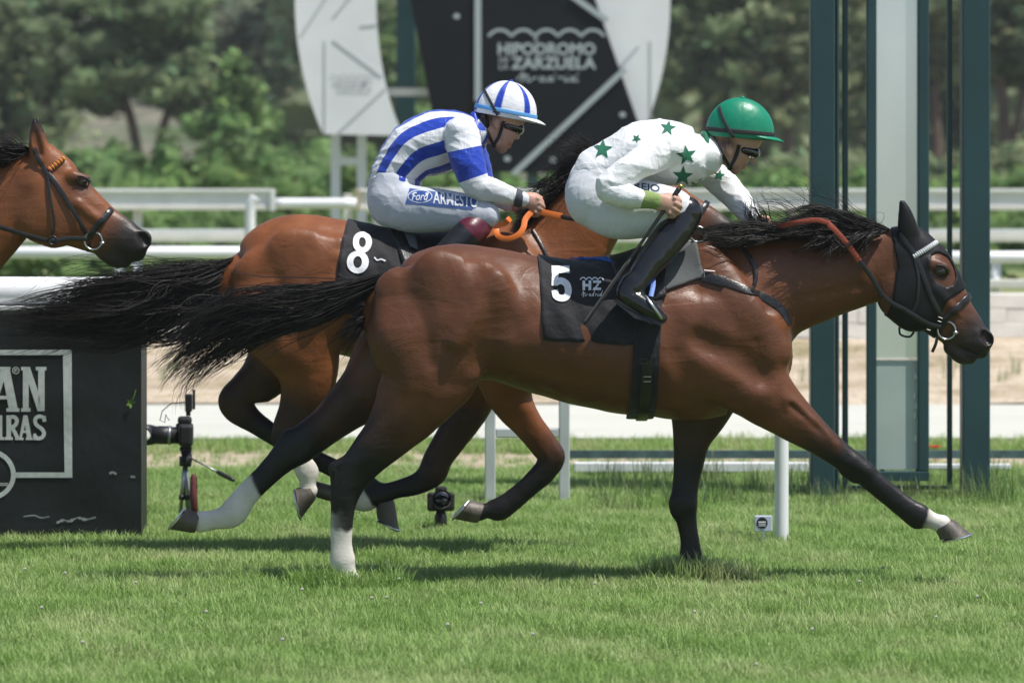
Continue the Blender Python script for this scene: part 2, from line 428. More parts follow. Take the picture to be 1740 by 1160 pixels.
def hair(name, guides, n, m, parent, width=.0035, jit=.012, yspread=.05, segs=12, seed=1, lenvar=.35, wave=.012, rootspread=None, ytaper=1.0, clump=18):
    """guides: list of polylines of 3D points (rows x,y,z); strands interpolate between neighbouring guides"""
    r = np.random.default_rng(seed); G = [spline(g, 8) for g in guides]
    T = np.linspace(0, 1, segs)
    def at(g, t):
        x = t*(len(g)-1); i = np.clip(x.astype(int), 0, len(g)-2); f = (x-i)[:, None]; return g[i]*(1-f)+g[i+1]*f
    V = []; F = []; cl = [(r.uniform(), r.uniform(0, 6.28, 3), r.uniform(.6, 1.4), 1-lenvar*r.uniform()**1.3, r.normal(size=3)*np.array([.6, .8, 1.0])*jit*1.5) for _ in range(clump)]
    for s in range(n):
        c = cl[r.integers(clump)]
        u = r.uniform() if r.uniform() < .25 else np.clip(c[0]+r.normal()*.02, 0, 1)
        u = u*(len(G)-1); i = min(int(u), len(G)-2); f = u-i
        L = c[3]*(1-.22*r.uniform()); t = np.clip(T*L, 0, 1)
        p = at(G[i], t)*(1-f)+at(G[i+1], t)*f
        uc = c[0]*(len(G)-1); ic = min(int(uc), len(G)-2); fc = uc-ic; pc = at(G[ic], t)*(1-fc)+at(G[ic+1], t)*fc
        env = T**1.1; lk = (.75*T**1.5)[:, None]; p = p*(1-lk)+pc*lk
        off = c[4]+r.normal(size=3)*np.array([.6, 0, 1.0])*jit*.45
        p = p+env[:, None]*off
        p[:, 1] += r.normal()*yspread*(.25+.75*T*ytaper)
        ph = c[1]+r.normal(size=3)*.5
        p += (wave*c[2]*env[:, None])*np.sin(T[:, None]*(6.5+2*c[2])+ph)
        w_ = width*r.uniform(.6, 1.3)*np.clip(1.15-T**2.2, .12, 1)
        tg = np.gradient(p, axis=0); tg /= np.linalg.norm(tg, axis=1)[:, None]+1e-9
        up = np.array([0, 1.0, 0])+r.normal(size=3)*.2; b1 = np.cross(tg, up); b1 /= np.linalg.norm(b1, axis=1)[:, None]+1e-9; b2 = np.cross(tg, b1)
        base_i = len(V)*1
        ring = [p+b1*w_[:, None], p-b1*w_[:, None]*.5+b2*w_[:, None]*.87, p-b1*w_[:, None]*.5-b2*w_[:, None]*.87]
        V.append(np.stack(ring, 1).reshape(-1, 3)); k0 = s*segs*3
        ii = np.arange(segs-1)[:, None]*3+k0
        for e in range(3): F.append(np.concatenate([ii+e, ii+(e+1)%3, ii+3+(e+1)%3, ii+3+e], 1))
    me = fastmesh(name, np.vstack(V), np.vstack(F)); return link(name, me, m, parent, True)
def G3(rows, yc):
    """rows (px,py,yrel) -> 3D"""
    return [tuple(P(r[0], r[1], yc+r[2])) for r in rows]

def leg(rows, ccol=None, k=.022, **kw): return dict(rows=rows, ccol=ccol, k=k, per=6, **kw)

# ---- near horse, wearing number 5 (flat out, near fore reaching)
B5 = (.120, .0425, .0165)
spec5 = dict(chains=[
  dict(rows=[(694,536,80,.19,0),(728,530,107,.245,0),(780,530,116,.275,0),(850,536,111,.27,0),(920,553,114,.275,0),(990,566,122,.29,0),
             (1060,570,134,.30,0),(1120,566,145,.29,0),(1180,564,150,.26,0),(1230,556,136,.225,0),(1268,560,76,.16,0)], k=.03, egg=.16, per=14),
  # neck
  dict(rows=[(1255,512,112,.15,0),(1330,486,86,.105,0),(1405,466,74,.088,0),(1468,454,64,.078,0),(1520,445,55,.074,0)], k=.05, egg=.12, per=12),
  # head
  dict(rows=[(1538,440,54,.078,0),(1556,470,66,.088,0),(1588,508,57,.076,0),(1616,540,44,.06,0),(1640,564,37,.05,0),(1655,578,31,.047,0)], k=.025,
       ccol=[None,None,None,None,(.05,.03,.024),(.02,.016,.015)]),
  dict(rows=[(1538,502,45,.035,.06),(1556,520,42,.03,.058)], k=.02, sym=True),          # cheeks
  dict(rows=[(1548,412,26,.055,0),(1580,432,22,.05,0)], k=.03),                          # forehead
  dict(rows=[(1660,580,27,.028,.024),(1672,577,18,.026,.026)], k=.014, sym=True, col=(.02,.016,.015)),   # nostrils
  dict(rows=[(1648,592,16,.036,0),(1668,597,12,.03,0)], k=.012, col=(.03,.022,.019)),  # upper lip
  dict(rows=[(1616,590,13,.032,0),(1634,606,13,.034,0),(1650,611,8,.026,0)], k=.009, col=(.035,.026,.023)),  # chin
  dict(rows=[(1584,448,10,.02,.07),(1606,455,9,.016,.064)], k=.02, sym=True),           # brow
  dict(rows=[(1590,492,7,.012,.073),(1625,530,5,.008,.058)], k=.018, sym=True),          # facial crest
  dict(rows=[(1543,408,15,.022,.05),(1541,388,15,.022,.056),(1537,364,9,.014,.06),(1534,346,4,.007,.06)], k=.012, col=BLK),
  dict(rows=[(1543,408,15,.022,-.05),(1542,388,15,.022,-.054),(1538,362,10,.014,-.058),(1533,344,4,.007,-.06)], k=.012, col=BLK),
  # shoulder, arm, chest, haunch muscles (both sides)
  dict(rows=[(1196,452,40,.04,.13),(1250,530,46,.055,.185),(1302,596,44,.055,.17)], k=.05, sym=True),
  dict(rows=[(1180,560,50,.04,.215),(1225,620,54,.06,.20),(1262,660,44,.06,.185)], k=.05, sym=True),
  dict(rows=[(1296,575,48,.07,.10),(1310,610,38,.065,.095),(1308,640,30,.06,.10)], k=.04, sym=True),
  dict(rows=[(745,470,46,.05,.19),(790,480,44,.05,.2),(820,470,26,.03,.2)], k=.06, sym=True),
  dict(rows=[(680,500,45,.06,.15),(690,570,56,.07,.19),(720,630,50,.06,.19)], k=.05, sym=True),
  dict(rows=[(770,560,52,.06,.19),(768,610,44,.06,.20),(752,650,34,.05,.19)], k=.045, sym=True),
  # near hind (planted)
  leg([(712,575,88,.12,-.13),(718,640,74,.115,-.145),(694,692,62,.09,-.15),(660,738,44,.065,-.15),(625,776,35,.05,-.145),(603,804,30,.04,-.14),(588,842,23,.033,-.14),
       (583,880,18.5,.027,-.14),(581,922,17.5,.025,-.14),(582,952,22,.033,-.14),(590,974,16,.028,-.14),(595,986,18,.034,-.14)],
      [None,None,None,DK,BLK,BLK,BLK,BLK,WHT,WHT,WHT,WHT], .022),
  dict(rows=[(640,752,10,.02,-.14),(600,778,10,.02,-.14),(570,792,10,.021,-.14),(568,800,9,.02,-.14)], k=.012, col=BLK),
  dict(rows=[(568,800,8,.017,-.14),(568,840,7,.014,-.14),(568,900,7,.013,-.14),(570,945,8,.016,-.14)], k=.008, ccol=[BLK,BLK,WHT,WHT]),
  dict(rows=[(612,800,12,.034,-.14),(606,822,10,.03,-.14)], k=.012, col=BLK),
  dict(rows=[(532,722,9,.018,.14),(505,735,9,.019,.14),(489,738,9,.02,.14),(484,748,8,.018,.14)], k=.012, col=BLK),
  dict(rows=[(470,766,7,.014,.14),(440,800,7,.013,.14),(412,828,7,.013,.14),(388,858,8,.016,.14)], k=.008, ccol=[BLK,BLK,WHT,WHT]),
  dict(rows=[(522,768,11,.033,.14),(500,782,10,.03,.14)], k=.012, col=BLK),
  dict(rows=[(1448,784,11,.036,-.13),(1472,800,11,.034,-.13)], k=.012, col=BLK),
  dict(rows=[(1436,800,8,.02,-.13),(1452,813,8,.018,-.13)], k=.01, col=BLK),
  dict(rows=[(1470,822,6,.013,-.13),(1505,849,6,.012,-.13),(1538,876,7,.014,-.13),(1556,888,8,.016,-.13)], k=.008, col=BLK),
  dict(rows=[(1155,846,11,.036,.13),(1156,868,10,.034,.13)], k=.012, col=BLK), dict(rows=[(1172,872,7,.012,.135),(1180,915,6,.012,.13),(1184,946,7,.015,.13)], k=.008, col=BLK),
  dict(rows=[(1146,855,9,.024,.13),(1148,870,8,.022,.13)], k=.01, col=BLK),
  # far hind (trailing, sole turned up)
  leg([(690,590,80,.11,.13),(640,650,62,.10,.15),(602,682,45,.08,.15),(560,718,34,.06,.15),(522,748,31,.045,.145),(497,764,30,.04,.14),(474,788,22,.033,.14),
       (448,814,19,.028,.14),(420,843,19,.028,.14),(394,873,23,.034,.14),(366,882,17,.028,.14),(342,886,18,.032,.14)],
      [None,None,DK,DK,BLK,BLK,BLK,BLK,WHT,WHT,WHT,WHT], .022),
  # near fore (reaching forward)
  leg([(1262,628,70,.085,-.145),(1302,672,54,.08,-.15),(1342,707,40,.062,-.145),(1386,741,29,.05,-.14),(1425,771,23,.04,-.135),(1458,795,22,.04,-.13),(1484,815,17,.03,-.13),
       (1516,842,17,.028,-.13),(1545,865,18,.03,-.13),(1563,876,20,.034,-.13),(1584,884,14,.027,-.13),(1600,890,16,.033,-.13)],
      [None,None,None,DK,BLK,BLK,BLK,BLK,BLK,BLK,WHT,WHT], .025),
  # far fore (upright under the chest)
  leg([(1200,650,70,.08,.14),(1187,705,50,.075,.145),(1176,748,32,.055,.14),(1170,790,26,.046,.14),(1164,830,23,.042,.135),(1162,857,24,.043,.13),(1166,890,16,.031,.13),
       (1171,922,15,.028,.13),(1174,950,19,.033,.13),(1184,970,14,.028,.13),(1190,982,16,.033,.13)],
      [None,DK,DK,BLK,BLK,BLK,BLK,BLK,BLK,BLK,BLK], .025),
  dict(rows=[(1330,676,16,.03,-.19),(1375,716,13,.026,-.175),(1420,756,8,.018,-.16)], k=.012),
  dict(rows=[(796,628,24,.035,.205),(775,660,28,.04,.195),(744,690,22,.03,.19)], k=.05, sym=True),
  dict(rows=[(845,478,16,.03,.235),(858,520,18,.03,.25),(850,570,14,.025,.255)], k=.06, sym=True),
  # grooves
  dict(rows=[(1190,578,14,.03,.286),(1250,606,16,.03,.276),(1296,640,14,.03,.248)], k=.06, sub=True, sym=True),
  dict(rows=[(1140,500,14,.03,.315),(1150,580,16,.03,.318),(1168,650,14,.03,.295)], k=.05, sub=True, sym=True),
  dict(rows=[(880,505,22,.03,.295),(862,545,30,.04,.30),(838,590,28,.036,.295),(818,622,16,.025,.275)], k=.045, sub=True, sym=True),
  dict(rows=[(800,500,12,.03,.315),(776,522,14,.03,.315),(760,560,10,.024,.31)], k=.04, sub=True, sym=True),
  dict(rows=[(822,492,16,.03,.235),(806,530,13,.028,.255),(776,580,14,.03,.262)], k=.035, sym=True),
  dict(rows=[(1285,470,5,.016,.155),(1318,500,5,.016,.14)], k=.025, sub=True, sym=True), dict(rows=[(1310,450,4,.014,.135),(1350,486,4,.014,.122)], k=.025, sub=True, sym=True),
  dict(rows=[(700,500,5,.015,.255),(724,560,5,.015,.285),(735,620,5,.015,.28)], k=.03, sub=True, sym=True),
  dict(rows=[(1300,530,8,.02,.175),(1380,505,8,.02,.125),(1460,488,7,.02,.1)], k=.03, sub=True, sym=True),
  dict(rows=[(1346,690,5,.014,-.215),(1400,738,4,.012,-.2)], k=.016, sub=True),
  dict(rows=[(1675,569,10,.032,.052),(1680,578,9,.032,.052)], k=.006, sub=True, sym=True),      # nostril hollow
  dict(rows=[(1630,590,2.6,.02,.05),(1652,600,2.6,.02,.046),(1672,604,2.6,.02,.04)], k=.005, sub=True, sym=True),   # mouth
 ],
 zones=[(1682,577,9,(.006,.004,.004),1.4),(1600,463,24,(.03,.016,.012),.7),(1560,880,16,BLK,.6,-1)],
 hooves=[([(612,1003),(575,1003),(604,976),(577,980)], .062, -.14), ([(289,899),(319,863),(331,906),(341,872)], .058, .14),
         ([(1648,906),(1596,916),(1620,881),(1588,900)], .062, -.13), ([(1216,1000),(1175,1000),(1205,972),(1177,978)], .06, .13)],
 eye=(1600,463,.026))
# ---- middle horse, wearing number 8 (legs gathered under it)
B8 = (.20, .066, .020)
def trunk8(dx, dy):
    def S(rows): return [(r[0]+dx, r[1]+dy)+tuple(r[2:]) for r in rows]
    return [
  dict(rows=S([(452,508,92,.19,0),(486,490,119,.245,0),(530,486,121,.275,0),(600,492,113,.27,0),(680,512,118,.28,0),(760,522,130,.29,0),(830,520,138,.26,0),(885,515,122,.22,0),(925,525,72,.16,0)]), k=.03, egg=.16, per=14),
  dict(rows=S([(860,430,36,.04,.13),(905,500,42,.055,.18),(950,560,40,.055,.165)]), k=.05, sym=True),
  dict(rows=S([(840,540,46,.04,.21),(870,590,50,.06,.195),(880,630,42,.06,.18)]), k=.05, sym=True),
  dict(rows=S([(950,545,40,.07,.10),(962,575,28,.06,.09)]), k=.04, sym=True),
  dict(rows=S([(500,430,44,.05,.19),(540,436,42,.05,.2),(575,428,24,.03,.2)]), k=.06, sym=True),
  dict(rows=S([(438,470,42,.06,.15),(450,530,52,.07,.19),(480,585,46,.06,.19)]), k=.05, sym=True),
  dict(rows=S([(525,510,50,.06,.19),(528,560,44,.06,.2),(520,600,34,.05,.19)]), k=.045, sym=True),
  leg(S([(480,540,84,.12,-.13),(512,595,66,.11,-.145),(522,645,50,.085,-.15),(510,692,36,.06,-.15),(494,728,31,.045,-.145),(490,748,28,.04,-.14),(500,768,20,.032,-.14),(512,785,18,.028,-.14),
       (522,803,20,.033,-.14),(523,822,14,.027,-.14),(524,832,16,.031,-.14)]), [None,None,None,DK,DK,BLK,BLK,WHT,WHT,WHT,WHT], .03),
  leg(S([(480,550,76,.11,.13),(472,605,56,.10,.15),(448,640,42,.075,.15),(420,664,34,.055,.15),(400,682,29,.045,.145),(412,700,26,.038,.14),(440,722,19,.03,.14),(500,760,16,.027,.14),
       (570,796,16,.027,.14),(608,814,20,.033,.14),(634,828,15,.028,.14),(648,842,16,.031,.14)]), [None,None,DK,DK,DK,DK,BLK,BLK,BLK,BLK,BLK,BLK], .03),
  leg(S([(862,580,62,.085,-.14),(858,640,48,.08,-.15),(872,684,36,.06,-.145),(896,720,27,.048,-.14),(922,753,24,.043,-.135),(936,776,23,.043,-.13),(926,800,20,.036,-.13),(900,826,17,.029,-.13),
       (870,852,17,.028,-.13),(848,866,19,.033,-.13),(828,867,13,.026,-.13),(815,869,16,.031,-.13)]), [None,None,None,None,(.10,.035,.014),DK,BLK,BLK,BLK,BLK,BLK,BLK], .025),
  leg(S([(850,580,62,.085,.14),(812,650,48,.08,.145),(793,700,35,.06,.14),(768,742,28,.048,.14),(745,778,25,.043,.135),(734,803,25,.043,.13),(712,820,19,.033,.13),(670,832,16,.028,.13),
       (640,842,17,.028,.13),(618,850,19,.033,.13),(592,846,14,.027,.13),(572,841,16,.031,.13)]), [None,None,DK,DK,DK,DK,BLK,BLK,BLK,WHT,WHT,BLK], .025),
  dict(rows=S([(440,655,9,.018,.145),(405,672,9,.019,.145),(384,676,10,.021,.14),(382,686,9,.02,.14)]), k=.012, col=DK),
  dict(rows=S([(392,694,8,.015,.14),(440,730,7,.013,.14),(520,780,7,.012,.14),(590,818,8,.016,.14)]), k=.008, col=BLK),
  dict(rows=S([(926,752,11,.036,-.13),(948,770,11,.036,-.13),(944,790,10,.032,-.13)]), k=.012, ccol=[(.10,.035,.014),DK,BLK]),
  dict(rows=S([(912,796,7,.014,-.13),(885,822,6,.012,-.13),(852,848,7,.014,-.13),(836,856,8,.015,-.13)]), k=.008, col=BLK),
  dict(rows=S([(862,650,16,.03,-.19),(888,692,14,.026,-.175),(912,730,9,.018,-.16)]), k=.014),
  dict(rows=S([(732,790,11,.036,.13),(728,812,12,.036,.13)]), k=.012, col=BLK),
  dict(rows=S([(862,552,14,.03,.28),(910,570,14,.03,.272),(940,602,12,.03,.24)]), k=.05, sub=True, sym=True),
  dict(rows=S([(640,462,20,.03,.29),(620,500,28,.04,.297),(596,545,26,.036,.293),(578,575,15,.025,.275)]), k=.045, sub=True, sym=True),
  dict(rows=S([(556,455,12,.03,.315),(535,478,13,.03,.315),(520,512,10,.024,.31)]), k=.04, sub=True, sym=True),
  dict(rows=S([(578,446,15,.03,.235),(564,484,13,.028,.255),(536,530,14,.03,.262)]), k=.035, sym=True),
  dict(rows=S([(455,450,5,.015,.255),(476,510,5,.015,.285),(486,570,5,.015,.28)]), k=.03, sub=True, sym=True),
 ]
def hooves8(dx, dy):
    def S(p): return [(a+dx, b+dy) for a, b in p]
    return [(S([(512,880),(502,828),(538,846),(526,824)]), .058, -.14), (S([(678,899),(640,880),(670,848),(638,856)]), .058, .14),
            (S([(771,881),(802,849),(812,889),(824,854)]), .058, -.13), (S([(522,840),(536,816),(562,852),(572,826)]), .058, .13)]
spec8 = dict(chains=trunk8(0, 0)+[
  dict(rows=[(905,470,104,.15,0),(950,432,82,.108,0),(992,378,66,.09,0),(1026,336,57,.08,0),(1050,312,48,.074,0)], k=.05, egg=.12),
  dict(rows=[(1062,308,46,.078,0),(1084,328,54,.086,0),(1128,350,46,.074,0),(1168,368,37,.06,0),(1205,386,32,.052,0),(1226,396,28,.048,0)], k=.025, ccol=[None,None,None,None,(.09,.045,.03),(.02,.016,.015)]),
  dict(rows=[(1072,345,40,.035,.058),(1090,355,36,.03,.056)], k=.02, sym=True),
  dict(rows=[(1228,394,22,.026,.022),(1240,394,15,.02,.022)], k=.014, sym=True, col=(.017,.014,.013)),
  dict(rows=[(1205,416,12,.032,0),(1222,422,11,.03,0)], k=.012, col=(.035,.026,.023)),
  dict(rows=[(1056,276,14,.022,.05),(1040,266,12,.02,.06),(1018,262,4,.008,.06)], k=.012, sym=True),
  dict(rows=[(1243,392,8,.025,.046),(1247,396,7,.025,.046)], k=.008, sub=True, sym=True),
 ], zones=[(1246,394,9,(.006,.004,.004),1.4)], hooves=hooves8(0, 0), eye=(1118,320,.023))
# ---- third horse coming into the picture at the left
B3 = (.19, .064, .022); DX3, DY3 = -1085, 32
spec3 = dict(chains=trunk8(DX3, DY3)+[
  dict(rows=[(-190,505,108,.15,0),(-120,455,92,.112,0),(-55,400,80,.094,0),(0,352,70,.082,0),(45,318,58,.076,0)], k=.05, egg=.12),
  dict(rows=[(62,312,52,.078,0),(88,340,66,.089,0),(130,366,56,.078,0),(168,388,44,.062,0),(202,404,37,.052,0),(222,414,31,.048,0)], k=.025, ccol=[None,None,None,None,(.05,.032,.026),(.02,.016,.015)]),
  dict(rows=[(70,372,42,.035,.06),(92,382,40,.03,.058)], k=.02, sym=True),
  dict(rows=[(75,268,26,.055,0),(108,290,22,.05,0)], k=.03),
  dict(rows=[(228,412,27,.028,.024),(240,408,18,.026,.026)], k=.014, sym=True, col=(.017,.014,.013)),
  dict(rows=[(216,428,16,.036,0),(236,432,12,.03,0)], k=.012, col=(.025,.02,.018)),
  dict(rows=[(178,428,15,.034,0),(198,440,16,.034,0),(212,446,10,.026,0)], k=.012, col=(.025,.02,.018)),
  dict(rows=[(124,300,10,.018,.062),(144,304,8,.013,.054)], k=.03, sym=True),
  dict(rows=[(132,346,7,.012,.074),(170,376,5,.008,.059)], k=.018, sym=True),
  dict(rows=[(66,270,15,.022,.05),(63,246,15,.022,.056),(60,222,10,.014,.058),(58,203,4,.007,.058)], k=.012, sym=True, ccol=[None,None,DK,BLK]),
  dict(rows=[(67,262,7,.02,-.078),(63,240,8,.02,-.08),(60,222,4,.012,-.076)], k=.006, sub=True),
  dict(rows=[(242,402,10,.032,.052),(247,411,9,.032,.052)], k=.006, sub=True, sym=True),
  dict(rows=[(196,424,2.2,.014,.05),(216,436,2.2,.014,.048),(236,440,2.2,.014,.044)], k=.006, sub=True, sym=True),
 ], zones=[(246,408,9,(.006,.004,.004),1.4),(140,312,24,(.04,.02,.014),.7)], hooves=hooves8(DX3, DY3), eye=(142,312,.024))

Y5, Y8, Y3 = 0.0, 1.35, 0.6
M_COAT5, M_COAT8, M_COAT3 = coat_mat('bay_coat_dark'), coat_mat('bay_coat_red'), coat_mat('bay_coat_bright')
H5, body5, bv5, V5, Q5 = build_horse('racehorse', 'dark bay racehorse with number 5 cloth and black hood in front', Y5, spec5, B5, M_COAT5)
H8, body8, bv8, V8, Q8 = build_horse('racehorse', 'red bay racehorse with number 8 cloth behind the front horse', Y8, spec8, B8, M_COAT8)
H3, body3, bv3, V3, Q3 = build_horse('racehorse', 'bright bay racehorse entering at the left edge, only head and neck in view', Y3, spec3, B3, M_COAT3, h=.009)
# tails and manes
hair('tail', [G3([(676,456,-.02),(600,478,-.03),(520,498,-.04),(440,508,-.03),(370,520,-.01),(300,560,0),(255,605,0)],Y5),
              G3([(672,462,-.04),(600,488,-.06),(510,514,-.06),(430,524,-.05),(350,556,-.02),(290,600,0),(246,640,0)],Y5),
              G3([(664,472,-.03),(600,498,-.05),(520,530,-.06),(440,552,-.05),(370,584,-.02),(310,632,0),(285,662,0)],Y5),
              G3([(656,486,-.02),(604,516,-.04),(540,550,-.05),(470,572,-.04),(410,588,-.02),(350,620,0),(318,664,0)],Y5)], 1450, M_HAIR, H5, .0022, .02, .04, 16, 3, .45, .026, clump=50)
hair('tail', [G3([(648,500,-.01),(610,520,-.03),(570,540,-.04),(540,566,-.02)],Y5), G3([(640,530,-.01),(622,552,-.02),(600,580,-.02),(584,606,0)],Y5)], 190, M_HAIR, H5, .0022, .02, .03, 10, 5, .6, .012)
hair('tail', [G3([(398,436,-.02),(330,454,-.04),(250,468,-.05),(160,484,-.03),(80,512,0),(40,540,0),(-20,548,0)],Y8),
              G3([(396,444,-.03),(330,470,-.06),(250,486,-.07),(160,508,-.05),(80,532,0),(20,540,0),(-60,540,0)],Y8),
              G3([(394,456,-.03),(330,488,-.06),(250,508,-.07),(170,530,-.05),(90,548,0),(20,555,0),(-60,566,0)],Y8),
              G3([(396,470,-.03),(340,505,-.05),(270,530,-.05),(190,556,-.03),(110,566,0),(40,560,0),(-30,575,0)],Y8),
              G3([(404,476,-.05),(370,520,-.06),(330,545,-.05),(290,560,-.03),(250,568,0),(200,578,0),(140,580,0)],Y8)], 1350, M_HAIR, H8, .0023, .034, .05, 16, 4, .55, .034, clump=60)
hair('tail', [G3([(400,470,-.1),(390,500,-.12),(360,535,-.1),(310,556,-.06),(262,552,0)],Y8), G3([(420,470,-.12),(430,510,-.16),(400,545,-.14),(350,575,-.1),(290,580,0)],Y8)], 260, M_HAIR, H8, .002, .03, .03, 14, 6, .6, .02)
def mane(guides, yc, n, parent, seed, wd=.0022, jit=.012, ys=.035, lv=.45, wave=.012, clump=26):
    hair('mane', [G3(g, yc) for g in guides], n, M_HAIR, parent, wd, jit, ys, 12, seed, lv, wave, clump=clump)
mane([[(1352,396,-.03),(1310,382,-.06),(1250,376,-.07),(1180,386,-.06)],[(1345,402,-.05),(1290,396,-.09),(1230,398,-.10),(1170,398,-.08)],[(1335,406,-.06),(1285,412,-.11),(1230,416,-.12),(1176,412,-.1)]], Y5, 750, H5, 21)
mane([[(1514,390,-.01),(1475,372,-.02),(1430,358,-.02),(1390,352,-.02),(1345,362,-.01),(1300,376,0)],[(1496,392,-.03),(1450,380,-.05),(1400,362,-.05),(1350,372,-.04),(1296,386,-.03)],[(1462,396,-.05),(1410,390,-.08),(1355,392,-.08),(1300,396,-.07)],[(1400,400,-.06),(1360,400,-.10),(1320,404,-.1),(1280,410,-.09)]], Y5, 950, H5, 22, lv=.6)
mane([[(1508,392,-.06),(1488,402,-.10),(1462,422,-.12),(1438,452,-.12)],[(1455,394,-.06),(1436,404,-.11),(1408,422,-.13),(1380,440,-.13)],[(1410,396,-.06),(1390,406,-.11),(1372,414,-.12),(1350,418,-.12)]], Y5, 330, H5, 23, lv=.6, jit=.02)
mane([[(1330,396,0),(1300,372,.02),(1280,352,.03)],[(1290,396,0),(1262,376,.02),(1248,352,.03)]], Y5, 120, H5, 24, jit=.03, lv=.6)
mane([[(1040,268,0),(1010,262,-.02),(985,254,-.02),(958,262,-.02)],[(1000,284,0),(975,280,-.02),(952,282,-.02),(925,300,-.02)],[(965,318,0),(945,312,-.03),(922,322,-.03),(900,340,-.03)],[(930,356,0),(912,350,-.03),(892,362,-.04),(872,372,-.04)],[(900,388,0),(885,380,-.03),(870,386,-.04),(852,392,-.04)]], Y8, 1100, H8, 25, jit=.03, lv=.6)
mane([[(74,262,0),(50,246,-.02),(20,240,-.03),(-20,246,-.03)],[(40,272,0),(10,258,-.03),(-20,262,-.04),(-60,280,-.04)],[(0,292,0),(-30,282,-.04),(-60,290,-.05),(-100,310,-.05)],[(-70,332,0),(-95,322,-.04),(-120,334,-.05),(-160,350,-.05)],[(-150,390,0),(-170,380,-.04),(-190,392,-.05),(-220,400,-.05)]], Y3, 1300, H3, 26, jit=.03, lv=.55)

# loose flying hair
hair('tail', [G3([(640,470,-.03),(560,486,-.05),(470,492,-.05),(390,500,-.03),(310,540,0),(240,590,0)],Y5), G3([(640,490,-.03),(560,540,-.05),(470,585,-.04),(400,620,-.02),(340,660,0),(296,690,0)],Y5)], 130, M_HAIR, H5, .0011, .06, .06, 18, 31, .6, .035, clump=60)
hair('tail', [G3([(390,440,-.03),(300,445,-.05),(200,450,-.04),(110,470,0),(20,520,0),(-40,500,0)],Y8), G3([(390,480,-.03),(330,540,-.06),(250,580,-.05),(150,590,0),(60,590,0),(-40,600,0)],Y8)], 170, M_HAIR, H8, .0011, .07, .06, 20, 32, .6, .05, clump=70)
mane([[(1510,388,0),(1460,352,-.02),(1400,330,-.02),(1340,345,0)],[(1420,392,-.03),(1360,372,-.05),(1300,362,-.03),(1250,372,0)],[(1330,400,-.05),(1280,390,-.1),(1230,372,-.06),(1180,372,-.02)]], Y5, 150, H5, 33, wd=.0011, jit=.05, lv=.6, wave=.03)
mane([[(1040,268,0),(1000,244,-.02),(960,244,-.02),(930,268,-.02)],[(960,320,0),(930,300,-.03),(905,318,-.03),(880,345,-.03)]], Y8, 110, H8, 34, wd=.0011, jit=.05, lv=.6, wave=.025)
# ------------------------------------------------------------------ tack
M_LEA = mat('black_leather', (.014,.013,.013), .32, spec=.5, bump=.15, bscale=120, var=.3, vscale=40)
M_CHROME = mat('bit_steel', (.55,.55,.57), .28, metal=1)
M_DKMET = mat('dark_buckle', (.12,.12,.12), .4, metal=1)
M_CLOTH = mat('black_cloth', (.016,.0155,.018), .72, spec=.25, bump=.5, bscale=26, sheen=.15, var=.25, vscale=12, bdist=.012)
M_GREY = mat('grey_pad', (.085,.09,.092), .8, bump=.3, bscale=200)
M_BLUE = mat('blue_trim', (.02,.11,.42), .5)
M_PRINT = mat('white_print', (.72,.72,.75), .6, var=.12, vscale=60)
M_RUBRED = mat('red_rein_rubber', (.36,.065,.035), .6, bump=.5, bscale=150)
M_RUBOR = mat('orange_rein_rubber', (.72,.17,.02), .5)
M_SHEER = mat('black_mesh_fabric', (.007,.007,.0075), .5, spec=.3, bump=.15, bscale=150, bdist=.004)
M_BEAD = mat('white_beads', (.7,.72,.74), .25)
M_RED = mat('red_bead', (.5,.03,.03), .4); M_YEL = mat('yellow_bead', (.75,.5,.04), .4)

def sproj(bv, pts, yc, per=6):
    """project a picture polyline on the near side of a body"""
    out = []
    for q in spline(pts, per):
        p, n = cast_px(bv, q[0], q[1], yc-.2)
        if p is not None: out.append((p, n))
    return out
def mirror(pn, yc): return [(Vector((p.x, 2*yc-p.y, p.z)), Vector((n.x, -n.y, n.z))) for p, n in pn]
def sstrap(name, bv, pts, yc, width, thick, m, parent, loop=False, both=False, lift=.001, per=6):
    pn = sproj(bv, pts, yc, per); mb = MB()
    if loop:
        pn = pn+mirror(pn, yc)[::-1]; mb.strap([a for a, b in pn], [b for a, b in pn], width, thick, True, lift)
    else:
        mb.strap([a for a, b in pn], [b for a, b in pn], width, thick, False, lift)
        if both:
            q = mirror(pn, yc); shade_auto(MB().strap([a for a, b in q], [b for a, b in q], width, thick, False, lift).build(name, m, parent), 50)
    return shade_auto(mb.build(name, m, parent), 50)
def free_strap(name, P3, width, thick, m, parent, nrm=(0,-1,0), per=8):
    S = [Vector(q) for q in spline([tuple(p) for p in P3], per)]
    return shade_auto(MB().strap(S, [Vector(nrm)]*len(S), width, thick).build(name, m, parent), 50)
def ring3(name, c, r, tr, m, parent, tilt=0):
    pts = [c+Matrix.Rotation(tilt, 3, 'Z') @ Vector((math.cos(a)*r, 0, math.sin(a)*r)) for a in [2*math.pi*k/28 for k in range(28)]]
    return MB().tube(pts, tr, 8, closed=True, up=(0,1,0)).build(name, m, parent, True)
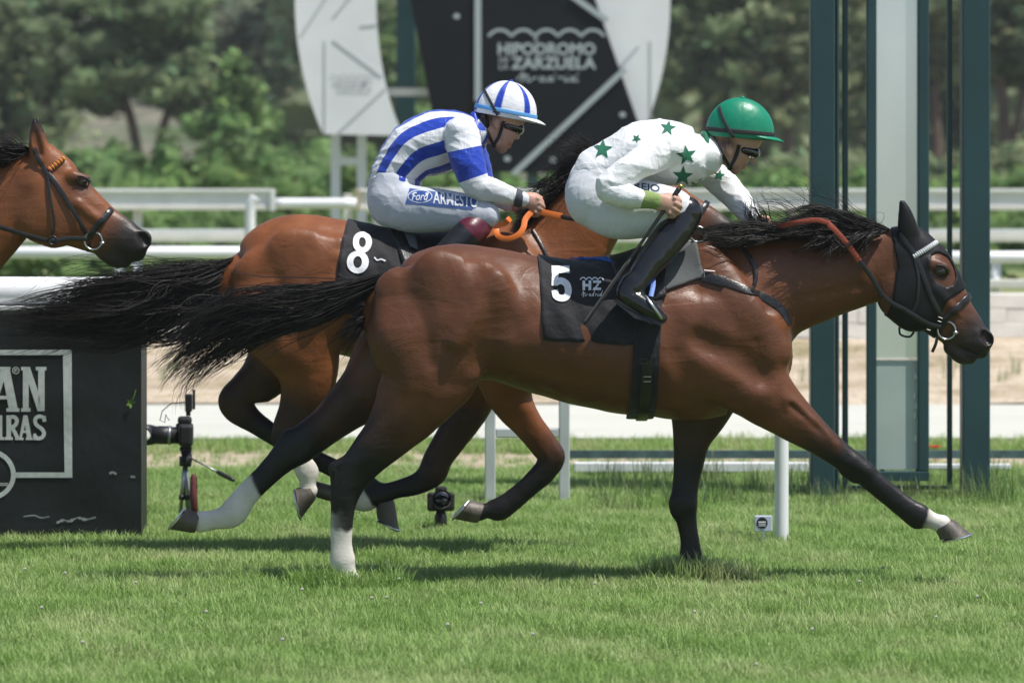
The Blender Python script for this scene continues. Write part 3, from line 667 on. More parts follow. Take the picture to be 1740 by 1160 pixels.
def drape(name, bv, yc, xs_top, xs_bot, zb, axis_py, m, parent, cols=30, rows=60, off=.008, thick=.006, wob=.0, seed=0, far=True):
    """cloth over the back: xs_top/xs_bot = (left,right) picture x at the top and the hem, zb = hem heights (left,right) in picture y"""
    za = MZ(axis_py, yc); V = []; F = []
    def hit(X, a):
        h = bv.ray_cast(Vector((X, yc, za)), Vector((0, math.sin(a), math.cos(a)))); return h[0], h[1]
    for i in range(cols+1):
        u = i/cols; zh = MZ(zb[0]*(1-u)+zb[1]*u, yc); Xt = MX(xs_top[0]*(1-u)+xs_top[1]*u, yc); Xb = MX(xs_bot[0]*(1-u)+xs_bot[1]*u, yc)
        A = 0.2
        while A < 2.6:
            p, n = hit(Xb, -A)
            if p is None or p.z < zh: break
            A += .01
        for j in range(rows+1):
            s = j/rows*2-1; a = s*A; t = abs(s)**1.3
            X = Xt*(1-t)+Xb*t; p, n = hit(X, a)
            if p is None: p = Vector((X, yc, za))
            d = Vector((0, math.sin(a), math.cos(a)))
            wv = wob*(math.sin(u*17+seed+s*3)*.6+math.sin(u*7-s*8+seed)*.6+.5*math.sin(u*31+s*21+seed))*(.3+t)
            V.append(p+d*(off+wv))
    for i in range(cols):
        for j in range(rows):
            a = i*(rows+1)+j; F.append((a, a+1, a+rows+2, a+rows+1))
    o = link(name, mesh(name, V, F), m, parent, True)
    md = o.modifiers.new('thickness', 'SOLIDIFY'); md.thickness = thick; md.offset = 1
    bmh = BVHTree.FromPolygons([tuple(v) for v in V], F)
    return o, bmh
def flat_mesh_text(txt, bold=.0, shear=0, space=1.0):
    cu = bpy.data.curves.new('t', 'FONT'); cu.body = txt; cu.offset = bold; cu.shear = shear; cu.space_character = space; cu.resolution_u = 4; cu.fill_mode = 'FRONT'
    o = bpy.data.objects.new('t', cu); COL.objects.link(o); dg = bpy.context.evaluated_depsgraph_get(); dg.update()
    me = bpy.data.meshes.new_from_object(o.evaluated_get(dg)); bpy.data.objects.remove(o); bpy.data.curves.remove(cu)
    V = np.array([v.co[:2] for v in me.vertices]); F = [list(p.vertices) for p in me.polygons]; bpy.data.meshes.remove(me)
    return V, F
def fit(V, x0, y0, x1, y1):
    """scale flat verts into a picture box (y down)"""
    lo, hi = V.min(0), V.max(0); s = (V-lo)/(hi-lo); return np.stack([x0+s[:, 0]*(x1-x0), y1-s[:, 1]*(y1-y0)], 1)
def poly_flat(pts): return np.array(pts, float), [list(range(len(pts)))]
def stroke(pts, wd):
    """a brush stroke as flat quads"""
    A = np.array(pts, float); T = np.gradient(A, axis=0); T /= np.linalg.norm(T, axis=1)[:, None]+1e-9; N = np.stack([-T[:, 1], T[:, 0]], 1)
    wv = np.asarray(wd)*np.ones(len(A)); V = np.vstack([A+N*wv[:, None]/2, A-N*wv[:, None]/2]); n = len(A)
    return V, [[i, i+1, n+i+1, n+i] for i in range(n-1)]
def refine(V, F, maxlen):
    bm = bmesh.new(); vs = [bm.verts.new((v[0], v[1], 0)) for v in V]
    for f in F:
        try: bm.faces.new([vs[i] for i in f])
        except ValueError: pass
    bmesh.ops.triangulate(bm, faces=bm.faces[:])
    for _ in range(5):
        e = [e for e in bm.edges if e.calc_length() > maxlen]
        if not e: break
        bmesh.ops.subdivide_edges(bm, edges=e, cuts=1); bmesh.ops.triangulate(bm, faces=bm.faces[:])
    bm.verts.index_update(); V2 = np.array([v.co[:2] for v in bm.verts]); F2 = [[v.index for v in f.verts] for f in bm.faces]; bm.free(); return V2, F2
def decal(name, flat, bv, yc, m, parent, lift=.002, maxlen=6):
    V, F = flat if maxlen is None else refine(*flat, maxlen); out = []; ok = []
    for v in V:
        p, n = cast_px(bv, v[0], v[1], yc)
        ok.append(p is not None); out.append(p+n*lift if p is not None else Vector((0, 0, 0)))
    F = [f for f in F if all(ok[i] for i in f)]
    used = sorted({i for f in F for i in f}); mp = {u: i for i, u in enumerate(used)}
    return link(name, mesh(name, [out[u] for u in used], [[mp[i] for i in f] for f in F]), m, parent, True)
def merge(*fl):
    V = []; F = []
    for v, f in fl:
        n = len(V); V += [tuple(q) for q in v]; F += [[i+n for i in g] for g in f]
    return np.array(V), F
def star(cx, cy, r, rot=0, sx=1, sy=1):
    pts = []
    for k in range(10):
        a = math.radians(rot)+math.pi*k/5; q = r if k % 2 == 0 else r*.42; pts.append((cx+sx*q*math.sin(a), cy-sy*q*math.cos(a)))
    V = [(cx, cy)]+pts; return np.array(V), [[0, 1+k, 1+(k+1) % 10] for k in range(10)]
def wave_mark(x0, x1, y, dip, th, n=4):
    """row of shell-roof arches"""
    pts = []
    for i in range(n):
        for k in range(9):
            t = k/8; pts.append((x0+(x1-x0)*(i+t)/n, y+dip*(abs(2*t-1)**2.2)))
    return stroke(pts, th)
def script_madrid(x0, y0, x1, y1, th):
    """handwritten word, as loops of a pen"""
    S = [[(0,.75),(.03,.6),(.09,.25),(.11,.3),(.08,.8),(.07,1.0),(.12,.55),(.17,.4),(.18,.5),(.17,.8),(.2,.85),(.27,.62),(.33,.55)],
         [(.44,.55),(.40,.55),(.37,.72),(.39,.84),(.43,.7),(.45,.55),(.44,.8),(.47,.85)],[(.58,.57),(.53,.55),(.50,.74),(.52,.84),(.57,.65),(.63,.1),(.58,.7),(.60,.85)],
         [(.66,.5),(.69,.58),(.66,.85),(.69,.65),(.74,.55),(.76,.58)],[(.80,.55),(.77,.8),(.80,.84),(.83,.75)],[(.82,.3),(.825,.35)],
         [(.93,.57),(.89,.55),(.86,.74),(.88,.84),(.92,.65),(1.0,.12),(.93,.7),(.95,.85),(.99,.75)]]
    return merge(*[stroke([(x0+a*(x1-x0), y0+b*(y1-y0)) for a, b in spline(s, 4)], th) for s in S])
def hz_letters(x0, y0, x1, y1):
    w_ = x1-x0; h = y1-y0
    def q(L): return [(x0+a*w_, y0+b*h) for a, b in L]
    H = [(q([(0,0),(.14,0),(.14,1),(0,1)])), q([(.14,.35),(.32,.35),(.32,.63),(.14,.63)]), q([(.32,0),(.46,0),(.46,1),(.32,1)])]
    Z = [q([(.55,0),(1,0),(.985,.26),(.55,.26)]), q([(.83,.2),(1,0),(.72,.85),(.54,1)]), q([(.54,1),(.58,.74),(.98,.74),(.98,1)])]
    return merge(*[poly_flat(p) for p in H+Z])
def offset_shell(name, V, Q, N, sel, off, m, parent, passes=6):
    """fabric that follows a chosen patch of a body"""
    q = Q[np.all(sel[Q], axis=1)]; used = np.unique(q); mp = np.full(len(V), -1); mp[used] = np.arange(len(used)); q = mp[q]
    W = V[used]+N[used]*off
    E = np.vstack([q[:, [0,1]], q[:, [1,2]], q[:, [2,3]], q[:, [3,0]]]); Es = np.sort(E, 1); u, inv, cnt = np.unique(Es, axis=0, return_inverse=True, return_counts=True)
    be = u[cnt == 1]; nb = [[] for _ in range(len(W))]
    for a, b in be: nb[a].append(b); nb[b].append(a)
    for _ in range(passes):
        W2 = W.copy()
        for i in range(len(W)):
            if len(nb[i]) == 2: W2[i] = W[i]*.4+.3*(W[nb[i][0]]+W[nb[i][1]])
        W = W2
    o = link(name, fastmesh(name, W, q), m, parent, True)
    md = o.modifiers.new('thickness', 'SOLIDIFY'); md.thickness = .003; md.offset = 1
    return o
def inpoly(X, Y, poly):
    r = np.zeros(X.shape, bool); n = len(poly); j = n-1
    for i in range(n):
        xi, yi = poly[i]; xj, yj = poly[j]
        c = ((yi > Y) != (yj > Y)) & (X < (xj-xi)*(Y-yi)/(yj-yi+1e-12)+xi); r ^= c; j = i
    return r
def beads(name, bv, pts, yc, r, mats, parent, n):
    pn = sproj(bv, pts, yc, 10); S = [a+b*r*.4 for a, b in pn]; L = [0]
    for a, b in zip(S, S[1:]): L.append(L[-1]+(b-a).length)
    for mi, mm in enumerate(mats):
        mb = MB()
        for k in range(n):
            if k % len(mats) != mi: continue
            s = L[-1]*(k+.5)/n; i = max(j for j in range(len(L)) if L[j] <= s); i = min(i, len(S)-2); f = (s-L[i])/max(1e-6, L[i+1]-L[i]); c = S[i].lerp(S[i+1], f)
            t = (S[i+1]-S[i]).normalized(); wd = L[-1]/n*.42
            for sd in (1,):
                cc = Vector((c.x, yc+(c.y-yc)*sd, c.z)); tt = Vector((t.x, t.y*sd, t.z)); mb.tube([cc-tt*wd, cc-tt*wd*.5, cc+tt*wd*.5, cc+tt*wd], [r*.6, r, r, r*.6], 8)
        tag(mb.build(name, mm, parent, True), kind='stuff')

# ---- number cloths
g5 = empty('saddle_cloth', P(1010,500,Y5-.3), 'black saddle cloth with white number 5 on the front horse', 'saddle cloth', 'numbered saddle cloths')
c5, bvc5 = drape('cloth', bv5, Y5, (914,1128), (922,1118), (571,580), 520, M_CLOTH, g5, 40, 80, .009, .004, .0055, 1)
def digit5(x0, y0, x1, y1, sl):
    w_, h = x1-x0, y1-y0
    P5 = [(.06,0),(.9,0),(.9,.2),(.38,.2),(.36,.36),(.62,.34),(.85,.42),(.97,.56),(.98,.74),(.9,.9),(.72,.98),(.42,1.0),(.2,.94),(.08,.82),(.06,.66),(.36,.66),(.38,.78),(.5,.84),(.62,.8),(.68,.7),(.66,.58),(.56,.52),(.42,.53),(.36,.58),(.06,.56)]
    S = spline([(.24,.46),(.5,.41),(.76,.5),(.84,.68),(.74,.84),(.5,.88),(.26,.82),(.2,.66)], 6)
    q = lambda a, b: (x0+a*w_+b*sl, y0+b*h)
    return merge(poly_flat([q(.08,0),q(.92,0),q(.92,.2),q(.08,.2)]), poly_flat([q(.1,.2),q(.4,.2),q(.36,.54),q(.06,.54)]), stroke([q(a, b) for a, b in S], w_*.31))
decal('number', digit5(934,453,970,515,2), bvc5, Y5-.3, M_PRINT, c5, .0055, 5)
decal('logo', merge(wave_mark(986,1026,473,4,2.0,4), hz_letters(990,478,1022,494), script_madrid(988,493,1024,506,.8)), bvc5, Y5-.3, M_PRINT, c5, .0055, 6)
st = [[(926,446+i*8),(926,449+i*8)] for i in range(15)]
s5 = empty('saddle', P(1090,430,Y5), 'small black racing saddle under the front jockey', 'saddle', 'racing saddles')
sd_, bvs5 = drape('seat', bv5, Y5, (1030,1135), (1060,1128), (520,500), 520, M_LEA, s5, 20, 50, .02, .012, .001, 3)
drape('pad', bv5, Y5, (1100,1172), (1120,1194), (493,470), 520, M_GREY, s5, 16, 50, .014, .006, .0, 5)
drape('blue_edge', bv5, Y5, (968,1056), (1030,1060), (444,462), 520, M_BLUE, s5, 16, 40, .017, .006, .0, 5)
def girth_loop(name, bv, yc, x_top, x_bot, py_top, axis_py, width, m, parent, off=.008, thick=.006):
    za = MZ(axis_py, yc); zt = MZ(py_top, yc); pts = []; nr = []; A0 = None
    for k in range(0, 81):
        a = math.pi*(0.38+ (2-.76)*k/80); d = Vector((0, -math.sin(a), math.cos(a))); t = min(1, max(0, 1-abs(k-40)/40))
        h = bv.ray_cast(Vector((MX(x_top*(1-t)+x_bot*t, yc), yc, za)), d)
        if h[0] is None or h[0].z > zt: continue
        pts.append(h[0]+d*off); nr.append(d)
    return shade_auto(MB().strap(pts, nr, width, thick).build(name, m, parent), 50)
girth_loop('girth', bv5, Y5, 1098, 1086, 545, 566, .11, M_CLOTH, s5, .008, .008)
girth_loop('girth', bv5, Y5, 1100, 1089, 600, 566, .045, M_LEA, s5, .018, .005)
for q in ((1093,612),(1099,640)):
    p, n = cast_px(bv5, q[0], q[1], Y5-.3)
    pts = [p+n*.028+Vector((dx, 0, dz)) for dx, dz in ((-.015,-.010),(.015,-.010),(.015,.010),(-.015,.010))]
    MB().tube(pts, .002, 6, closed=True, up=(0,1,0)).build('buckle', M_DKMET, s5)
bp5 = empty('breastplate', P(1330,520,Y5), 'black leather breast strap across the front horse shoulder', 'breastplate')
sstrap('breast_strap', bv5, [(1112,452),(1160,462),(1215,474),(1262,490),(1300,506),(1326,524),(1342,550)], Y5, .034, .005, M_LEA, bp5, both=True)
sstrap('neck_strap', bv5, [(1244,408),(1266,428),(1281,452),(1284,474),(1276,496)], Y5, .016, .004, M_LEA, bp5, both=True, lift=.006)
p, n = cast_px(bv5, 1206, 468, Y5-.3)
MB().tube([p+n*.012+Vector((dx, 0, dz)) for dx, dz in ((-.022,-.016),(.022,-.020),(.022,.014),(-.022,.018))], .003, 6, closed=True, up=(0,1,0)).build('buckle', M_CHROME, bp5)
sstrap('billet', bv5, [(1195,470),(1232,480)], Y5, .044, .01, M_LEA, bp5, lift=.003)
# hood of the near horse
N5 = normals_of(V5, Q5); pxv = 870+V5[:, 0]*FPX/(CAM_D+Y5); pyv = HOR+(CAM_H-V5[:, 2])*FPX/(CAM_D+Y5)
hood = inpoly(pxv, pyv, [(1512,330),(1580,330),(1600,400),(1655,478),(1634,494),(1606,511),(1594,540),(1588,588),(1558,578),(1500,548),(1514,500),(1521,450),(1513,402)])
ex_, ey_ = pxv-1599, pyv-458; ca, sa2 = math.cos(math.radians(25)), math.sin(math.radians(25))
hole = ((ex_*ca-ey_*sa2)/19)**2+((ex_*sa2+ey_*ca)/29)**2 < 1
g_h = offset_shell('horse_hood', V5, Q5, N5, hood & ~hole, .003, M_SHEER, None)
tag(g_h, 'black fabric hood with ears over the front horse face', 'hood')

def bridle(label, bv, yc, cheek, brow, brow_mats, nose, ringc, throat, rein_parts, nb, drop=None, chin=None):
    g = empty('bridle', P(ringc[0], ringc[1], yc), label, 'bridle', 'bridles on the horses')
    sstrap('cheek_strap', bv, cheek, yc, .02, .005, M_LEA, g, both=True, lift=.007)
    sstrap('browband', bv, brow, yc, .02, .005, M_LEA, g, loop=False, both=True, lift=.006)
    beads('browband_beads', bv, brow, yc, .0125, brow_mats, g, nb)
    sstrap('noseband', bv, nose, yc, .026, .011, M_LEA, g, loop=True, lift=.004)
    if throat: sstrap('throat_lash', bv, throat, yc, .012, .004, M_LEA, g, both=True, lift=.007)
    if chin: sstrap('chin_strap', bv, chin, yc, .013, .005, M_LEA, g, both=True, lift=.004)
    for sd in (1, -1):
        p, n = cast_px(bv, ringc[0], ringc[1], yc-.05)
        c = Vector((p.x, yc+(p.y-yc-.012)*sd, p.z)); ring3('bit_ring', c, MR(ringc[2], yc), .0042, M_CHROME, g, 0)
        pb, nb_ = cast_px(bv, ringc[0]+ringc[2]*1.05, ringc[1]+4, yc-.05)
        if pb is not None:
            e = Vector((pb.x, yc+(pb.y-yc-.012)*sd, pb.z)); MB().tube([e+Vector((-.012,0,.001)), e, e+Vector((.010,.004*sd,-.002))], [.006,.0085,.006], 8).build('bit_mouthpiece', M_CHROME, g, True)
    for nm, pts, wd, m in rein_parts: free_strap(nm, [P(a, b, yc+y) for a, b, y in pts], wd, .006, m, g)
    return g
b5 = bridle('black bridle with white beaded browband and red rein grips', bv5, Y5, [(1530,398),(1541,414),(1553,432),(1566,462),(1580,500),(1594,530),(1602,546)],
   [(1551,437),(1570,426),(1592,412)], [M_BEAD], [(1598,556),(1607,541),(1622,526),(1636,512),(1646,503)], (1608,561,15), [(1553,436),(1560,470),(1558,510),(1548,536)],
   [('rein', [(1598,556,-.115),(1575,549,-.13),(1540,528,-.14),(1505,507,-.14),(1480,470,-.145),(1458,440,-.15)], .02, M_LEA),
    ('rein_grip', [(1460,443,-.15),(1440,415,-.165),(1418,390,-.17),(1408,381,-.16)], .023, M_RUBRED),
    ('rein_grip', [(1410,379,-.16),(1385,374,-.15),(1350,379,-.13),(1325,384,-.08),(1295,382,.05)], .022, M_RUBRED),
    ('rein', [(1598,556,.115),(1540,528,.14),(1480,470,.13),(1410,384,.11),(1320,384,.11),(1288,382,.11)], .02, M_LEA)], 14, chin=[(1600,556),(1588,582)])
free_strap('strap_end', [P(1592,574,Y5-.06), P(1590,584,Y5-.06), P(1584,598,Y5-.055)], .013, .004, M_LEA, b5)
free_strap('chin_strap', [P(1528,556,Y5-.03), P(1530,568,Y5-.04), P(1545,572,Y5-.04), P(1553,564,Y5-.03)], .009, .004, M_LEA, b5)
for q in ((1576,553),(1594,540)):
    p, n = cast_px(bv5, q[0], q[1], Y5-.1)
    if p: MB().tube([p+n*.02+Vector((dx, 0, dz)) for dx, dz in ((-.010,-.005),(.006,-.011),(.010,.005),(-.006,.011))], .0018, 6, closed=True, up=(0,1,0)).build('buckle', M_DKMET, b5)
b3 = bridle('black bridle with red and yellow browband on the left horse', bv3, Y3, [(56,252),(66,272),(78,292),(95,312),(118,348),(136,378),(146,396)],
   [(82,290),(100,276),(120,262)], [M_RED, M_YEL], [(152,402),(163,386),(180,366),(200,345)], (159,409,15), [(80,296),(86,340),(92,380),(88,408)],
   [('rein', [(148,406,-.11),(118,405,-.13),(85,409,-.15),(40,398,-.2),(0,386,-.24),(-60,372,-.26)], .02, M_LEA), ('rein', [(148,406,.11),(85,409,.15),(0,386,.24),(-60,372,.26)], .02, M_LEA)], 12, chin=[(153,412),(148,432)])
p, n = cast_px(bv3, 92, 408, Y3-.1)
ring3('martingale_ring', P(90,409,Y3-.165), .018, .005, M_LEA, b3)
b8 = bridle('black bridle with orange rein grips on the middle horse', bv8, Y8, [(1058,268),(1072,292),(1105,328),(1150,362),(1176,380)],
   [(1072,296),(1088,282),(1100,270)], [M_LEA], [(1172,390),(1182,374),(1192,358),(1202,344)], (1186,398,13), None,
   [('rein', [(1180,398,-.11),(1100,388,-.16),(1040,380,-.2),(975,372,-.21),(950,367,-.21)], .02, M_LEA),
    ('rein_grip', [(955,368,-.21),(935,364,-.21),(915,359,-.2)], .03, M_RUBOR),
    ('rein_loop', [(905,358,-.2),(893,372,-.22),(889,388,-.24),(879,400,-.25),(862,406,-.25),(848,402,-.24),(843,392,-.22),(847,383,-.2),(858,379,-.17),(866,372,-.1)], .026, M_RUBOR),
    ('rein', [(1180,398,.11),(1040,382,.18),(950,367,.16),(890,362,.1)], .02, M_LEA)], 12)
sstrap('neck_strap', bv8, [(905,392),(918,414),(930,438),(945,470)], Y8, .014, .004, M_LEA, b8, both=True, lift=.006)
g8 = empty('saddle_cloth', P(640,440,Y8-.3), 'black saddle cloth with white number 8 on the middle horse', 'saddle cloth', 'numbered saddle cloths')
c8, bvc8 = drape('cloth', bv8, Y8, (592,800), (570,790), (520,530), 480, M_CLOTH, g8, 40, 80, .009, .004, .0055, 2)
def digit8(cx, cy, w_, h, sl):
    V = []; F = []
    def el(c, rx, ry, n=24): return [(c[0]+rx*math.cos(2*math.pi*k/n), c[1]+ry*math.sin(2*math.pi*k/n)) for k in range(n)]
    for (oy, rx, ry, ix, iy) in ((-.26,.44,.27,.17,.13),(.24,.5,.29,.2,.15)):
        o = el((cx-oy*sl, cy+oy*h), rx*w_, ry*h); i = el((cx-oy*sl, cy+oy*h), ix*w_, iy*h); b = len(V); V += o+i; n = len(o)
        F += [[b+k, b+(k+1)%n, b+n+(k+1)%n, b+n+k] for k in range(n)]
    return np.array(V), F
decal('number', digit8(611,430,38,66,16), bvc8, Y8-.3, M_PRINT, c8, .0055, 5)
decal('logo', stroke([(636,438),(641,443),(648,441),(655,444)], 2.4), bvc8, Y8-.3, M_PRINT, c8, .0055, 6)
s8 = empty('saddle', P(760,400,Y8), 'small black racing saddle under the rear jockey', 'saddle', 'racing saddles')
drape('seat', bv8, Y8, (660,790), (700,790), (480,470), 480, M_LEA, s8, 20, 50, .02, .012, .001, 3)
drape('pad', bv8, Y8, (680,702), (698,712), (425,430), 480, M_GREY, s8, 8, 40, .036, .004, .0, 5)
girth_loop('girth', bv8, Y8, 760, 752, 500, 520, .11, M_CLOTH, s8, .008, .008)
# ------------------------------------------------------------------ jockeys
M_SKIN = mat('skin', (.42,.235,.165), .5, spec=.35, attr='Col', sub=.15, bump=.15, bscale=90, bdist=.004)
M_BOOT = mat('boot_leather', (.010,.010,.011), .2, spec=.5, coat=.25, bump=.2, bscale=9, bdist=.015)
M_GOG = mat('goggle_lens', (.006,.006,.007), .08, spec=.7, coat=.6)
M_ELAS = mat('black_elastic', (.02,.02,.022), .75)
def creases(m, amt, sc=5.0):
    """sharp fold lines in thin cloth"""
    nt = m.node_tree; L = nt.links; b = nt.nodes['Principled BSDF']; prev = b.inputs['Normal'].links[0].from_socket if b.inputs['Normal'].links else None
    tc = nt.nodes.new('ShaderNodeTexCoord')
    for k, (st, rot) in enumerate((((.7,1,1.8),(0,.5,0)), ((1.8,1,.7),(0,-.4,.3)))):
        mp = nt.nodes.new('ShaderNodeMapping'); mp.inputs['Scale'].default_value = st; mp.inputs['Rotation'].default_value = rot; mp.inputs['Location'].default_value = (k*3.1,1,2); L.new(tc.outputs['Object'], mp.inputs[0])
        n = nt.nodes.new('ShaderNodeTexNoise'); n.inputs['Scale'].default_value = sc*(1+.5*k); n.inputs['Detail'].default_value = 3; n.inputs['Distortion'].default_value = 1.1; L.new(mp.outputs[0], n.inputs[0])
        s = nt.nodes.new('ShaderNodeMath'); s.operation = 'SUBTRACT'; s.inputs[1].default_value = .5; L.new(n.outputs['Fac'], s.inputs[0])
        a = nt.nodes.new('ShaderNodeMath'); a.operation = 'ABSOLUTE'; L.new(s.outputs[0], a.inputs[0])
        p = nt.nodes.new('ShaderNodeMath'); p.operation = 'POWER'; p.inputs[1].default_value = .6; L.new(a.outputs[0], p.inputs[0])
        bp = nt.nodes.new('ShaderNodeBump'); bp.inputs['Strength'].default_value = min(1, amt*.52); bp.inputs['Distance'].default_value = .012; bp.invert = True; L.new(p.outputs[0], bp.inputs['Height'])
        if prev is not None: L.new(prev, bp.inputs['Normal'])
        prev = bp.outputs[0]
    L.new(prev, b.inputs['Normal']); return m
def cloth_mat(name, col, rough=.55, spec=.3, bs=18, bump=.6, attr=None, sheen=.2):
    return creases(mat(name, col, rough, spec=spec, bump=bump*.5, bscale=bs, bdist=.010, attr=attr, sheen=sheen, stretch=(1,1,1.5)), bump)
M_BREECH = cloth_mat('white_breeches', (.64,.66,.70), .62, .25, 11, .45)
M_BREECH2 = cloth_mat('grey_white_breeches', (.52,.55,.61), .6, .25, 11, .45)
M_SILK5 = cloth_mat('white_silk', (.76,.77,.78), .45, .35, 13, .7)
M_STAR = cloth_mat('green_star_cloth', (.008,.12,.06), .6, .2, 13, .4)
M_CUFF = cloth_mat('olive_cuff', (.22,.30,.10), .8, .2, 90, .4)

def band_mat(name, c1, c2, freq, ph=0.0, rough=.35, cut=0.0):
    m = creases(mat(name, c1, rough, spec=.45, bump=.35, bscale=13, bdist=.010, sheen=.2, stretch=(1,1,1.5)), .75); nt = m.node_tree; L = nt.links
    a = nt.nodes.new('ShaderNodeAttribute'); a.attribute_name = 'band'
    s = nt.nodes.new('ShaderNodeMath'); s.operation = 'MULTIPLY_ADD'; s.inputs[1].default_value = freq; s.inputs[2].default_value = ph; L.new(a.outputs['Fac'], s.inputs[0])
    q = nt.nodes.new('ShaderNodeMath'); q.operation = 'SINE'; L.new(s.outputs[0], q.inputs[0])
    g = nt.nodes.new('ShaderNodeMath'); g.operation = 'GREATER_THAN'; g.inputs[1].default_value = cut; L.new(q.outputs[0], g.inputs[0])
    mx = nt.nodes.new('ShaderNodeMix'); mx.data_type = 'RGBA'; mx.inputs[6].default_value = (*c1,1); mx.inputs[7].default_value = (*c2,1)
    L.new(g.outputs[0], mx.inputs[0]); L.new(mx.outputs[2], nt.nodes['Principled BSDF'].inputs['Base Color']); return m

def field_for(rows_list, yc, h, pad=.05, yw=.46):
    xs = [MX(r[0]-r[2], yc) for rows in rows_list for r in rows]+[MX(r[0]+r[2], yc) for rows in rows_list for r in rows]
    zs = [MZ(r[1]+r[2], yc) for rows in rows_list for r in rows]+[MZ(r[1]-r[2], yc) for rows in rows_list for r in rows]
    ys = [yc+r[4]-r[3] for rows in rows_list for r in rows]+[yc+r[4]+r[3] for rows in rows_list for r in rows]
    return Field((min(xs)-pad, min(ys)-pad, min(zs)-pad), (max(xs)+pad, max(ys)+pad, max(zs)+pad), h)
def conv(rows, yc, grow=0.0):
    return [(MX(r[0], yc+r[4]), MZ(r[1], yc+r[4]), yc+r[4], MR(r[2], yc+r[4])+grow, r[3]+grow) for r in rows]
def garment(name, chains, yc, m, parent, h=.0055, k=.03, wr=.004, wscale=24, seed=1, subs=(), smooth=1):
    f = field_for([c[0] for c in chains], yc, h)
    for c in chains: f.chain(conv(c[0], yc), c[1] if len(c) > 1 else k, c[2] if len(c) > 2 else 0)
    for c in subs: f.chain(conv(c[0], yc), c[1], sub=True)
    V, Q = f.mesh(smooth); N = normals_of(V, Q)
    if wr:
        W = V*np.array([1.0, .7, 1.3]); a = vnoise(W, wscale, seed); b = vnoise(W+.5*np.roll(W, 1, 1), wscale*2.1, seed+1)
        c_ = vnoise(W*np.array([1.0, 1, .5])+.02*b[:, None], wscale*1.5, seed+2)
        V = V+N*(wr*(.6-1.6*np.abs(a)**.7)*.6+wr*.35*(1-2*np.abs(b)**.6)+wr*.4*(.5-np.abs(c_)**.6))[:, None]
    me = fastmesh(name, V, Q); o = link(name, me, m, parent, True)
    return o, V, Q, f
def add_attr(me, vals, name='band'):
    a = me.attributes.new(name, 'FLOAT', 'POINT'); a.data.foreach_set('value', np.asarray(vals, np.float32))

def fist(rows_out, palm, knuckles, mids, tips, thumb, fr):
    out = [palm]
    for a, b, c in zip(knuckles, mids, tips): out.append([(a[0],a[1],fr*1.1,fr*.0027,a[2]),(b[0],b[1],fr,fr*.0025,b[2]),(c[0],c[1],fr*.85,fr*.0022,c[2])])
    out.append(thumb); return out

def helmet(parent, yc, cx, cy, a_px, b_px, wy, tilt, m, colf, peak_m, band_m, low=-14, peak=18, button=None):
    A, B = MR(a_px, yc), MR(b_px, yc); c = P(cx, cy, yc); R = Matrix.Rotation(math.radians(tilt), 3, 'Y')
    nu, nv = 120, 40; V = []; F = []; C = []
    def pt(th, ph, s=1.0):
        ct = math.cos(th); gor = 1-.010*math.exp(-((((ph*6/(2*math.pi)) % 1)-.5)/.06)**2)
        return c+R @ Vector((A*s*ct*math.cos(ph)*gor*(1+.04*math.cos(ph)), wy*s*ct*math.sin(ph)*gor, B*s*math.sin(th)))
    for j in range(nv+1):
        th = math.radians(89.5+(low-89.5)*j/nv)
        for i in range(nu):
            ph = 2*math.pi*i/nu; V.append(pt(th, ph)); C.append(colf(th, ph))
    for j in range(nv):
        for i in range(nu): F.append((j*nu+i, (j+1)*nu+i, (j+1)*nu+(i+1)%nu, j*nu+(i+1)%nu))
    F.append(tuple(range(nu)))
    me = mesh('helmet', V, F); set_col(me, C); o = link('helmet', me, m, parent, True)
    md = o.modifiers.new('shell', 'SOLIDIFY'); md.thickness = .006; md.offset = -1
    # peak
    V = []; F = []; n = 16; rows = 4
    for j in range(rows+1):
        s = j/rows
        for i in range(n+1):
            ph = math.radians(-62+124*i/n); e = math.cos(ph*90/62)**.6 if abs(math.degrees(ph)) < 61.9 else 0
            q = pt(math.radians(low+6), ph, 1.0+.005); d = R @ Vector((MR(peak, yc)*e, 0, -.012*e*s-.004))
            V.append(q+d*s)
    for j in range(rows):
        for i in range(n): a = j*(n+1)+i; F.append((a, a+1, a+n+2, a+n+1))
    pk = link('peak', mesh('peak', V, F), peak_m, o, True); md = pk.modifiers.new('shell', 'SOLIDIFY'); md.thickness = .004
    bp_ = [pt(math.radians(low+11), 2*math.pi*k/48, 1.005) for k in range(48)]
    MB().strap(bp_, [(q-c).normalized() for q in bp_], .018, .003, True).build('headband', band_m, o, True)
    top = pt(math.radians(89), 0); MB().tube([top-Vector((0,0,.004)), top+Vector((0,0,.004)), top+Vector((0,0,.007))], [.011,.011,.006], 12).build('button', button or peak_m, o, True)
    hv = BVHTree.FromPolygons([tuple(q) for q in me.vertices and [v.co for v in me.vertices]], [tuple(p.vertices) for p in me.polygons])
    return o, hv

